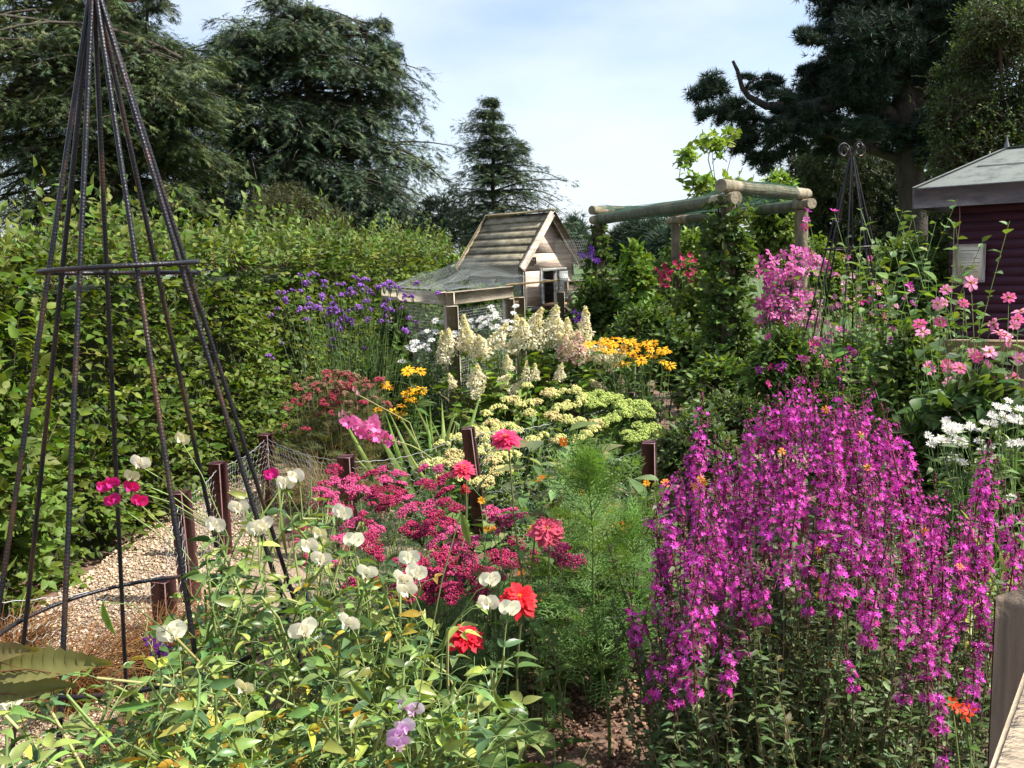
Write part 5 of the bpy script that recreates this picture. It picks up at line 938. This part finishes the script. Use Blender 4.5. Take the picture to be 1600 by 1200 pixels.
Ys = lambda c: 5.75 - (c - 465) / 560 * 1.05
SLC = [(.16, .26, .07), (.20, .31, .09), (.12, .20, .055)]
c_ = at(790, 690, 5.0); tips = Z4(SE, Ys); flowerclump('sedum', 'spreading sedum with flat buff-yellow flower heads in front of the hydrangea', 'sedum', tips, (c_[0], c_[1]), .82, SEM, axis=upax(len(tips), .12, (0, -.1, 1)), hs=U(.85, 1.12, len(tips)), nl=16, tpl=L4, ls=.055, lc=SLC, sc=(.16, .24, .09), r0=.004, t0=.1, t1=.93, extra=150, extra_z=(.3, .82), ext_rad=1.6, el=(.2, 1.0))
c_ = at(960, 660, 5.3); tips = Z4(SG, lambda c: 5.75 - (c - 465) / 560 * .95); flowerclump('sedum', 'greener sedum at the right with lime flower heads just opening', 'sedum', tips, (c_[0], c_[1]), .82, SEG, axis=upax(len(tips), .12, (0, -.1, 1)), hs=U(.85, 1.1, len(tips)), nl=14, tpl=L4, ls=.055, lc=SLC, sc=(.16, .24, .09), r0=.004, t0=.15, t1=.95, extra=110, extra_z=(.3, .85), ext_rad=1.5, el=(.2, 1.0))
# rudbeckia
RU = (.88, .50, .02); RUD = [daisy(.038, RU, [(.10, .05, .02)], 13, .6, -.15, .2, .5), daisy(.034, (.84, .42, .015), [(.08, .04, .02)], 12, .6, -.05, .2, .5)]
rp1 = [(925, 535), (945, 532), (958, 537), (972, 532), (985, 534), (996, 540), (1010, 537), (1022, 536), (1035, 545), (967, 550), (985, 550), (1000, 558), (1018, 556), (1042, 549), (977, 567), (1002, 562), (950, 548), (992, 546), (935, 545), (962, 528), (1047, 571), (1016, 546), (955, 541), (975, 543)]
def rud(label, pts, Y, c, lc=[(.06, .11, .03), (.08, .14, .035)], ex=50):
    pts = pts + [(a + R.normal(0, 9), q + R.normal(0, 5)) for a, q in pts[::2]]; t = ats([p[0] for p in pts], [p[1] for p in pts], Y + U(-.15, .15, len(pts))); cc = at(c[0], c[1], Y); return flowerclump('rudbeckia', label, 'rudbeckia', t, (cc[0], cc[1]), .5, RUD, axis=upax(len(t), .2, (0, -.45, 1)), hs=U(1.05, 1.4, len(t)), nl=9, tpl=LN, ls=.09, lc=lc, r0=.003, extra=ex, ext_rad=1.5, group='golden rudbeckia clumps')
rud('golden rudbeckia daisies right of the hydrangea, under the pergola', rp1, 6.0, (985, 570))
rud('golden rudbeckia daisies left of the hydrangea behind the pink gladiolus', [(637, 580), (657, 580), (600, 602), (607, 605), (645, 612), (655, 615), (640, 622), (628, 634), (625, 648), (635, 616), (660, 608), (590, 640)], 6.0, (630, 620), ex=40)
# white daisies
WD = [daisy(.034, (.80, .80, .78), [(.6, .55, .3)], 15, .5, .0, .2, .4), daisy(.03, (.82, .82, .80), [(.75, .72, .6)], 17, .5, .25, .2, .6)]
def wh(label, pts, Y, c, cnt=1, **k): 
    t = ats([p[0] for p in pts for _ in range(cnt)] + (R.normal(0, 5, len(pts) * cnt) if cnt > 1 else 0), [p[1] for p in pts for _ in range(cnt)] + (R.normal(0, 3, len(pts) * cnt) if cnt > 1 else 0), Y + U(-.15, .15, len(pts) * cnt)); cc = at(c[0], c[1], Y); return flowerclump('shasta_daisy', label, 'daisy', t, (cc[0], cc[1]), .6, WD, axis=upax(len(t), .2, (0, -.5, 1)), nl=8, tpl=LN, ls=.07, lc=[(.07, .11, .045)], extra=50, group='white daisy clumps', ext_rad=1.5, **k)
wh('white daisies standing behind the top of the hydrangea, below the hen house', [(772, 481), (783, 487), (807, 486), (730, 503), (745, 509), (758, 500), (767, 503), (777, 498), (790, 500), (801, 503), (812, 506), (820, 511), (755, 510), (783, 508), (765, 495), (797, 512), (775, 510), (748, 499)], 7.1, (780, 520), cnt=2)
wh('scattered white daisies left of the hydrangea by the cage corner post', [(686, 505), (673, 520), (672, 530), (665, 540), (692, 524), (712, 520), (645, 535), (641, 541), (650, 540), (671, 548), (666, 545), (622, 563), (655, 547), (677, 524), (716, 516), (700, 520)], 6.55, (670, 550), cnt=2)
# verbena
VB = [umbel(.022, .012, 60, .0042, [(.24, .09, .42), (.30, .13, .48), (.18, .06, .32)], lumps=4, deep=.04), umbel(.030, .014, 90, .0042, [(.27, .10, .45), (.33, .15, .5)], lumps=6, deep=.04)]
vt = []
while len(vt) < 98:
    x = R.normal(545, 55); y = R.normal(480 + (x - 545) * -.02, 26)
    if 425 < x < 660 and 425 < y < 560: vt.append((x, y, 6.4 + U(-.3, .3)))
for x, y in ((685, 461), (610, 450), (600, 449), (620, 452), (590, 452), (646, 465), (447, 470), (425, 495), (632, 520), (650, 505), (420, 560)): vt.append((x, y, 6.3))
vt = ats(*np.array(vt)[-98:].T); c_ = at(545, 600, 6.4)
flowerclump('verbena', 'airy purple verbena on tall wiry stems in front of the hedge', 'verbena', vt, (c_[0], c_[1]), .5, VB, axis=upax(98, .2, (0, -.1, 1)), hs=U(.9, 1.6, 98), nl=5, tpl=LN, ls=.05, lc=[(.08, .12, .04)], sc=(.11, .17, .06), r0=.0032, bow=.03, t0=.1, t1=.85, extra=25, extra_z=(.5, .9))
# rust yarrow and grasses
RY = [umbel(.040, .014, 200, .0038, [(.36, .10, .09), (.30, .13, .09), (.42, .14, .12)], lumps=9), umbel(.036, .014, 180, .0038, [(.44, .06, .10), (.38, .04, .08)], lumps=8), umbel(.034, .014, 140, .0038, [(.36, .24, .14), (.30, .18, .10)], lumps=8)]
ry = []
while len(ry) < 85:
    x = R.normal(520, 42); y = 575 + abs(R.normal(0, 40)) + abs(x - 520) * .25
    if 440 < x < 640 and y < 690: ry.append((x, y, 6.0 - (y - 570) / 120 * .5 + U(-.2, .2)))
ry = ats(*np.array(ry).T); c_ = at(525, 700, 5.7); flowerclump('yarrow_plant', 'fading rust-red yarrow with straw stems in front of the verbena', 'yarrow', ry, (c_[0], c_[1]), .6, RY, axis=upax(85, .2), hs=U(.8, 1.2, 85), nl=9, tpl=FERN, ls=.09, lc=[(.12, .13, .05), (.08, .11, .04), (.17, .14, .06)], sc=(.20, .17, .07), r0=.0026, extra=120, extra_z=(.4, .95), ext_rad=1.6)
for k, (x, y, Yd, h, s, n_, pal, lab) in enumerate(((505, 745, 5.3, .75, .35, 500, [(.34, .24, .10), (.22, .20, .07), (.40, .28, .13)], 'straw-coloured grass tussock beneath the rust yarrow, left part'), (560, 755, 5.2, .7, .32, 420, [(.34, .22, .10), (.20, .20, .07), (.38, .22, .12)], 'straw-coloured grass tussock beneath the fallen pink gladiolus'), (460, 720, 5.6, .6, .3, 300, [(.20, .22, .07), (.28, .24, .09)], 'greenish grass tussock right of the far hedge-path stake'))):
    p = grd(x, y); grass('straw_grass', lab, 'grass tussock', (at(x, y, Yd)[0], Yd, 0), n_, h, s, pal, r=.0018, group='straw grass tussocks')
# gladiolus
gt = thing('gladiolus', 'fallen bright pink gladiolus spike leaning left over the chicken wire', 'gladiolus', (at(700, 720, 5.1)[0], 5.1, 0)); B = A_(gt.location); gl = [(545, 660), (556, 655), (562, 668), (575, 662), (578, 676), (590, 668), (592, 682), (602, 680), (570, 678), (585, 660), (608, 686), (560, 662)]
bs = MB(); st_ = np.array([(700, 790, 5.1), (690, 735, 5.1), (650, 700, 5.0), (600, 685, 5.0), (560, 668, 5.0), (540, 650, 5.0)]); P = ats(*st_.T) - B; limb(bs, P, .006, .002, 6, (.28, .30, .10), K=24)
GLM = (.80, .16, .42)
def gladf(c):
    b = MB(); ring_petals(b, 3, .045, .95, .55, 0, .006, c, PW); ring_petals(b, 3, .042, .85, .75, 0, .004, A_(c) * 1.1, PW, ph=1.); return fmesh('flower', b)
gm = [gladf(GLM), gladf((.78, .24, .48))]
for i, (x, y) in enumerate(gl): p = at(x, y, 4.98 + U(-.05, .05)); obj('flower', gm[i % 2], gt, frame(p - B, nrm(A_([U(-.6, .3), -1, U(-.2, .6)])), U(0, 6), U(.8, 1.15)))
for (x, y) in ((606, 684), (614, 686), (626, 696), (538, 648), (533, 652), (555, 612), (561, 618)):
    b = MB(); p = at(x, y, 5.) - B; scat(b, L4, [p], [(-.3, 0, .8)], [(0, -1, 0)], [.035], cols([(.75, .35, .42)], 1)); obj('bud', b.mesh('bud', PETAL), gt)
K = 26; P0 = np.stack([U(-.2, .25, K), U(-.15, .15, K), np.zeros(K)], 1); b = MB(); d = np.stack([R.normal(-.25, .35, K), R.normal(0, .2, K), np.ones(K)], 1); scat(b, BLADE, P0, d, A_([-.3, -1, .2]) + rdir(K) * .4, U(.55, .9, K), cols([(.17, .26, .06), (.24, .30, .08)], K)); tubes(bs, A_([[(at(700, 720, 5.1) - B) * A_([1, 1, 0]), (at(640, 660, 5.1) - B), (at(556, 615, 5.1) - B)]]), .003, 4, (.30, .28, .10)); obj('stem', bs.mesh('stem', STEM), gt); obj('leaves', b.mesh('leaves', LEAF), gt)
def iris(label, x, y, Yd, n, h, pal, sp=.12, lean=0):
    p = at(x, y, Yd); t = thing('iris_plant', label, 'iris', (p[0], p[1], 0), 'sword-leaved iris clumps'); b = MB(); P0 = np.stack([R.normal(0, sp, n), R.normal(0, sp, n), np.zeros(n)], 1); d = np.stack([R.normal(lean, .25, n), R.normal(0, .25, n), np.ones(n)], 1); V = BLADE[0] * A_([.5, 1, 1]); scat(b, (V, BLADE[1]), P0, d, A_([0, -1, .2]) + rdir(n) * .6, h * U(.6, 1.1, n), cols(pal, n)); obj('leaves', b.mesh('leaves', LEAF), t)
iris('pale green sword leaves between the two far hedge-path stakes', 455, 740, 4.6, 22, .5, [(.24, .34, .12), (.18, .27, .08)])
iris('yellowing sword leaves left of the stake behind the crimson yarrow', 492, 745, 4.4, 18, .42, [(.34, .36, .12), (.22, .28, .07)], lean=.3)
iris('yellow-green arching leaves behind the crimson yarrow drift', 600, 750, 4.2, 20, .42, [(.34, .36, .10), (.20, .28, .06)], lean=.3)
iris('upright sword leaves in the dark gap left of the sedum', 670, 690, 6.1, 16, .40, [(.12, .20, .05), (.16, .24, .06)], sp=.18)
iris('sword leaves by the hydrangea base', 705, 650, 6.1, 14, .40, [(.10, .17, .04), (.12, .20, .05)], sp=.18, lean=.3)
# orange marigolds mid
mg2 = [(845, 748), (752, 782), (880, 690), (910, 770), (948, 788), (951, 800), (960, 820), (968, 825), (975, 822), (982, 822), (770, 828), (760, 826), (815, 895), (702, 888), (712, 880), (965, 790), (850, 935), (1010, 755), (1040, 755)]
flowerclump('marigold_plant', 'scattered small orange marigolds around the tall pink zinnia and feathery plant', 'marigold', [at(x, y, 3.3 + U(-.3, .3)) for x, y in mg2], (.3, 3.4), .85, [daisy(.020, (.80, .22, .015), [(.7, .3, .02)], 12, .8, .2, .3, .6), daisy(.018, (.78, .38, .02), [(.7, .3, .02)], 12, .8, .3)], axis=upax(len(mg2), .3, (0, -.8, .8)), nl=9, tpl=L3, ls=.05, lc=[(.09, .16, .04)], extra=90, extra_z=(.4, .95), ext_rad=1.6)
leafy('peony_plant', 'clump of pointed bronze-edged leaves behind the tall pink zinnia', 'peony', 880, 790, 4.0, 34, leaf(5, .34, .2, .3), .13, [(.16, .20, .08), (.12, .17, .07), (.20, .20, .09)], .22, .72, nl=7)
leafy('peony_plant', 'leafy clump right of the feathery plant by the upright stake', 'peony', 975, 790, 4.5, 26, leaf(5, .34, .2, .3),   .11, [(.14, .21, .08), (.12, .18, .07)], .2, .55, nl=7)

# ---------------------------------------------------------------- shrubs and climbers, filling foliage
def B_(name, label, cat, px, py, Y, rx_, ry_, n, tpl, ls, lc, dep=.8, nl=8, tl=.25, **k):
    m = Y / FPX; return bush(name, label, cat, at(px, py, Y), (rx_ * m, (rx_ + ry_) / 2 * m * dep, ry_ * m), n, nl, tpl, ls, lc, tl, **k)
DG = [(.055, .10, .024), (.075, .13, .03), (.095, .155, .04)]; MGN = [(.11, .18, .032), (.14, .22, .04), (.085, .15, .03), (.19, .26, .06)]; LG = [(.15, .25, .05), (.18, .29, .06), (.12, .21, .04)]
def climber(name, label, p, z0, z1, rad, n, ls, lc, top=None, nl=8, tpl=L4, tl=.2, bulge=None):
    t = thing(name, label, 'climber', (p[0], p[1], 0)); bs = MB(); bl = MB(); z = U(z0, z1, n); a = U(0, 6.28, n); rr = rad(z) * (1 + .25 * vnoise(np.stack([np.cos(a), np.sin(a), z * 2], 1), 2, 4)) * U(.6, 1, n) ** .5
    E = np.stack([rr * np.cos(a), rr * np.sin(a), z], 1); d = np.stack([np.cos(a), np.sin(a), U(-.3, .9, n)], 1) + R.normal(0, .3, (n, 3)); S = E - nrm(d) * tl * U(.6, 1.2, (n, 1)); twigs(bs, bl, S, E, nl, tpl, ls, lc, d * .6 + A_([0, 0, .5]), r=.0025)
    for k in range(5): q = np.linspace(0, 1, 30); a0 = k * 1.3; P = np.stack([.07 * np.cos(a0 + q * 8), .07 * np.sin(a0 + q * 8), q * z1], 1); tubes(bs, P[None], .006, 4, (.09, .07, .05))
    obj('foliage', bl.mesh('foliage', LEAF), t); obj('stems', bs.mesh('stems', TWIG), t); return t
climber('honeysuckle', 'dense dark climber swallowing the near pergola post', pN, .05, 1.98, lambda z: np.interp(z, [0, .5, 1., 1.5, 2.], [.32, .26, .22, .20, .17]), 620, .052, DG + [(.09, .15, .04)])
climber('clematis', 'dark clematis wrapped round the far left pergola post', pL, .4, 1.95, lambda z: np.interp(z, [0, .8, 1.3, 1.6, 2.], [.3, .28, .25, .14, .07]), 330, .05, DG)
climber('rambling_rose', 'leafy rambler climbing the middle pergola post with crimson blooms', pM, .3, 1.6, lambda z: np.interp(z, [0, 1.2, 1.6], [.3, .3, .2]), 260, .05, DG + MGN)
B_('shrub', 'light green bean vines between the two left pergola posts', 'vine', 992, 455, 8.5, 30, 68, 330, L4, .07, LG, tl=.2)
B_('shrub', 'green leafy shrub behind the middle pergola post', 'shrub', 1075, 425, 10.6, 60, 60, 420, L3, .07, MGN)
B_('shrub', 'mid green shrub seen through the centre of the pergola', 'shrub', 1110, 480, 9.2, 50, 60, 360, L3, .06, MGN + LG)
B_('shrub', 'light green shrub rising behind the right beam of the pergola', 'shrub', 1210, 350, 8.3, 42, 55, 330, L3, .06, LG + MGN)
B_('shrub', 'yellow-green shrub top above the pergola right beam', 'shrub', 1215, 295, 9.6, 26, 26, 130, L3, .07, LG)
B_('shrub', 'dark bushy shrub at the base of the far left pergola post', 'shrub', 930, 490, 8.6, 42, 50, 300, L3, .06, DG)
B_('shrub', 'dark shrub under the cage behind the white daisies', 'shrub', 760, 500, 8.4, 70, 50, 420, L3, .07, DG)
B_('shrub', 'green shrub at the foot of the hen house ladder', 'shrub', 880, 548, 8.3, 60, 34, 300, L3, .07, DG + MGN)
B_('shrub', 'dark shrub between the verbena and the cage corner post', 'shrub', 655, 530, 7.8, 60, 60, 430, L3, .065, DG)
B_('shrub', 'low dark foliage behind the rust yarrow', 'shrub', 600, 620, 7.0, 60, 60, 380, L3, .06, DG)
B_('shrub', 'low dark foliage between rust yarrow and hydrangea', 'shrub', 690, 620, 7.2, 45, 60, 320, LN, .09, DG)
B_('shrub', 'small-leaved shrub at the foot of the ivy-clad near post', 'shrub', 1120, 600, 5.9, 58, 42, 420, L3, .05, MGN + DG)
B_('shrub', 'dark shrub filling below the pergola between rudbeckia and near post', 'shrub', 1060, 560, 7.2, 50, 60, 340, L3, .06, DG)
B_('shrub', 'background hedge-like shrub behind the right obelisk', 'shrub', 1410, 450, 8.8, 80, 70, 800, L3, .06, MGN + [(.12, .18, .04)])
B_('shrub', 'background shrub below the pergola right post', 'shrub', 1270, 440, 8.6, 60, 60, 500, L3, .06, MGN)
B_('shrub', 'dark shrub between the right obelisk and the shed corner', 'shrub', 1460, 460, 7.9, 50, 60, 420, L3, .055, DG)
B_('shrub', 'mixed green foliage under the pink clematis', 'shrub', 1225, 570, 5.5, 60, 55, 520, L3, .045, MGN + DG)
B_('shrub', 'mixed green foliage around the foot of the right obelisk', 'shrub', 1340, 585, 6.0, 75, 60, 620, L3, .045, MGN)
B_('shrub', 'mixed green foliage left of the pink anemones', 'shrub', 1425, 600, 4.6, 60, 90, 700, L3, .042, MGN + DG)
B_('ground_plant', 'low grey-green foliage right of the upright stake', 'low plant', 1085, 700, 4.6, 75, 55, 520, L3, .035, [(.11, .16, .06), (.09, .14, .05)])
B_('ground_plant', 'low green foliage between the loosestrife and the sedum', 'low plant', 1130, 640, 5.3, 70, 30, 380, L3, .035, [(.13, .19, .06), (.10, .16, .05)])
B_('ground_plant', 'low foliage behind the upper right of the loosestrife', 'low plant', 1440, 720, 3.6, 60, 80, 520, L3, .04, MGN + DG)
B_('ground_plant', 'low foliage behind the right-hand loosestrife clump', 'low plant', 1560, 800, 3.2, 80, 90, 560, L3, .04, DG)
bush('shrub', 'dark leafy shrub hiding the ground behind the hydrangea', 'shrub', (.55, 8.1, .42), (.75, .35, .42), 420, 8, L3, .07, DG, .25)
bush('shrub', 'leafy growth at the hedge foot behind the verbena', 'shrub', (-1.15, 7.3, .45), (.5, .6, .5), 420, 8, L3, .06, DG + MGN, .25)
# sapling oak over the pergola
broadleaf('young oak sapling with pale green leaves rising behind the pergola', 'oak_sapling', 1135, 9.8, [(1112, 222, 26, 12, 20), (1072, 242, 20, 10, 14), (1092, 280, 26, 10, 16), (1130, 288, 30, 12, 22), (1105, 304, 24, 8, 12), (1142, 208, 12, 7, 6), (1165, 302, 26, 10, 18)], 7, .085, [(.20, .30, .05), (.25, .36, .07), (.16, .25, .05)], tpl=L4, tr=.02, tl=.3)
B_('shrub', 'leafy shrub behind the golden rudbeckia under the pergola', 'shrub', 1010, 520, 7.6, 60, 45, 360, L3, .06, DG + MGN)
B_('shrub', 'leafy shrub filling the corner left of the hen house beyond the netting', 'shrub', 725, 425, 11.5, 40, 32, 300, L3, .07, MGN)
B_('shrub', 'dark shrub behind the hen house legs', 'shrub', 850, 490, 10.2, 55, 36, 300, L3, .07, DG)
# rose / clematis blooms
def blooms(name, label, cat, pts, Y, meshes, c, **k):
    t = ats([p[0] for p in pts], [p[1] for p in pts], Y + U(-.12, .12, len(pts))); cc = at(c[0], c[1], Y); ar = dict(nl=7, tpl=L3, ls=.045, lc=MGN, extra=20); ar.update(k); return flowerclump(name, label, cat, t, (cc[0], cc[1]), .3, meshes, axis=upax(len(t), .4, (0, -1, .5)), **ar)
def gpts(n, cx, cy, sx, sy, clip=None, mind=5):
    o_ = []; k = 0
    while len(o_) < n and k < 4000:
        k += 1; x, y = R.normal(cx, sx), R.normal(cy, sy)
        if all((x - a) ** 2 + (y - b_) ** 2 > mind ** 2 for a, b_ in o_): o_.append((x, y))
    return o_
ROS = [daisy(.04, (.55, .02, .13), [(.5, .1, .2)], 8, 1.1, .5, .2, .4), daisy(.035, (.62, .04, .18), [(.5, .1, .2)], 8, 1.1, .4, .2, .4)]
blooms('climbing_rose', 'crimson-pink rose blooms clustered round the middle pergola post', 'rose', gpts(14, 1082, 412, 10, 10) + gpts(8, 1042, 425, 10, 6) + gpts(8, 1088, 440, 8, 8) + gpts(4, 1030, 440, 5, 8), 9.3, ROS, (1062, 500))
blooms('clematis', 'violet clematis flowers at the top of the far left pergola post', 'clematis', gpts(6, 921, 398, 5, 6), 8.8, [daisy(.04, (.16, .03, .38), [(.3, .2, .3)], 6, 1.2, .1)], (930, 450), extra=6)
blooms('clematis', 'violet clematis flowers by the cage corner, low left of the far post', 'clematis', gpts(6, 905, 495, 8, 5), 8.3, [daisy(.035, (.20, .04, .42), [(.3, .2, .3)], 6, 1.2, .1)], (905, 520), extra=6)
CLM = [daisy(.040, c, [(.75, .6, .4)], 6, 1.3, .15, .15, .4) for c in ((.58, .10, .36), (.66, .16, .44), (.50, .07, .32))]
blooms('pink_clematis', 'mass of mauve-pink clematis blooms under the right pergola post', 'clematis', gpts(46, 1224, 455, 26, 30, mind=7) + gpts(22, 1250, 410, 28, 14, mind=7) + gpts(30, 1225, 475, 22, 18, mind=6), 6.9, CLM, (1240, 500), extra=60, ext_rad=2.5, hs=1.3)
SPK = [daisy(.026, c, [(.7, .6, .4)], 7, 1.1, .35, .2, .5) for c in ((.68, .28, .44), (.60, .15, .38), (.72, .40, .52))]
blooms('sweet_pea_plant', 'pale pink and mauve flowers tangled behind the right obelisk', 'sweet pea', gpts(55, 1310, 480, 45, 32, mind=8) + gpts(25, 1300, 525, 40, 18, mind=8), 6.0, SPK, (1310, 560), extra=45, extra_z=(.4, .8), ext_rad=2.5)
SPM = [daisy(.030, c, [(.75, .35, .1)], 5, 1.4, .45, .2, .5) for c in ((.55, .02, .22), (.62, .05, .40), (.30, .02, .28), (.60, .14, .42))]
blooms('sweet_pea_plant', 'magenta and wine sweet peas climbing the right obelisk', 'sweet pea', [(1345, 470), (1358, 468), (1390, 532), (1393, 515), (1283, 533), (1275, 540), (1290, 530), (1260, 560), (1475, 550), (1483, 565), (1325, 547), (1335, 550), (1380, 600), (1400, 567), (1262, 330), (1260, 345), (1258, 355), (1303, 330), (1455, 560), (1440, 535), (1460, 510), (1420, 445), (1425, 475), (1270, 548), (1200, 600), (1215, 575), (1450, 520), (1412, 560), (1310, 565), (1480, 590), (1186, 578)] + gpts(20, 1310, 560, 60, 22, mind=9), 5.3, SPM, (1350, 600), extra=50, extra_z=(.45, .85), ext_rad=2.2, nl=9, lc=LG + MGN)
# tall pea growth right of the obelisk
leafy('sweet_pea_plant', 'tall twining green pea stems between the right obelisk and the anemones', 'sweet pea', 1420, 560, 4.8, 60, L4, .06, [(.12, .20, .07), (.10, .17, .06), (.14, .22, .05)], .20, 1.72, nl=22, el=(.1, .9))
leafy('sweet_pea_plant', 'twining green pea stems close behind the right obelisk', 'sweet pea', 1345, 560, 5.9, 22, L4, .06, [(.12, .20, .06), (.18, .26, .06)], .22, 1.45, nl=18, el=(.1, .9))
# anemones
AN = [(1517, 442), (1477, 453), (1506, 474), (1465, 475), (1475, 472), (1576, 465), (1595, 487), (1585, 508), (1469, 503), (1571, 525), (1551, 507), (1527, 558), (1546, 550), (1575, 533), (1500, 575), (1483, 575), (1565, 594), (1583, 590), (1485, 600), (1517, 600), (1437, 506), (1442, 519), (1450, 575), (1590, 500), (1562, 520), (1520, 552), (1478, 570), (1592, 560), (1540, 575)]
ANM = [daisy(.034, c, [(.75, .45, .05)], 8, 1.25, .1, .26, .5) for c in ((.74, .30, .46), (.66, .20, .38), (.70, .12, .30))]
t = ats([a for a, _ in AN], [b_ for _, b_ in AN], 3.6 + U(-.15, .15, len(AN))); flowerclump('japanese_anemone', 'tall pink anemones with golden centres in front of the shed', 'anemone', t, (at(1530, 600, 3.6)[0], 3.6), .5, ANM, axis=upax(len(t), .35, (-.1, -1, .6)), hs=U(.7, 1.1, len(t)), nl=11, tpl=L5, ls=.075, lc=[(.09, .15, .05), (.07, .12, .04)], r0=.003, extra=90, extra_z=(.5, .85), ext_rad=2.4, group=None)
B_('ground_plant', 'broad-leaved greenery below the pink anemones', 'leafy plant', 1530, 650, 3.5, 85, 60, 420, L5, .075, [(.08, .13, .04), (.06, .11, .035)])
# white flowers and cream strap leaves at right
wp = [(1462, 685), (1475, 665), (1490, 668), (1500, 672), (1485, 680), (1510, 690), (1470, 690), (1580, 632), (1590, 645), (1570, 655), (1555, 650), (1545, 665), (1595, 660), (1500, 725), (1480, 720), (1582, 695), (1560, 640), (1575, 780), (1535, 700), (1498, 690), (1520, 672)]
WF = [daisy(.019, (.74, .73, .66), [(.78, .76, .6)], 16, .55, .3, .2, .5)]
t = ats([a for a, _ in wp for _ in (0, 1, 2)] + R.normal(0, 7, 63), [b_ for _, b_ in wp for _ in (0, 1, 2)] + R.normal(0, 4, 63), 3.0 + U(-.1, .1, 63)); flowerclump('white_daisy_plant', 'sprawling white daisies among cream strap leaves at the right edge', 'daisy', t, (at(1540, 720, 3.0)[0], 3.0), .5, WF, axis=upax(63, .3, (0, -.6, 1)), nl=8, tpl=LN, ls=.06, lc=[(.20, .26, .12), (.10, .16, .05)], extra=50, extra_z=(.5, .95))
for k, (x, y, lab) in enumerate(((1500, 800, 'arching cream-striped grass tuft left of the right-hand loosestrife spikes'), (1580, 790, 'arching cream-striped grass tuft at the right edge behind the fence post'))):
    p = at(x, y, 2.9); grass('striped_grass', lab, 'grass tuft', (p[0], p[1], 0), 170, 1.05, .45, [(.50, .50, .32), (.30, .36, .16), (.18, .26, .10)], blade=True, bw=.006, group='cream-striped grass tufts')
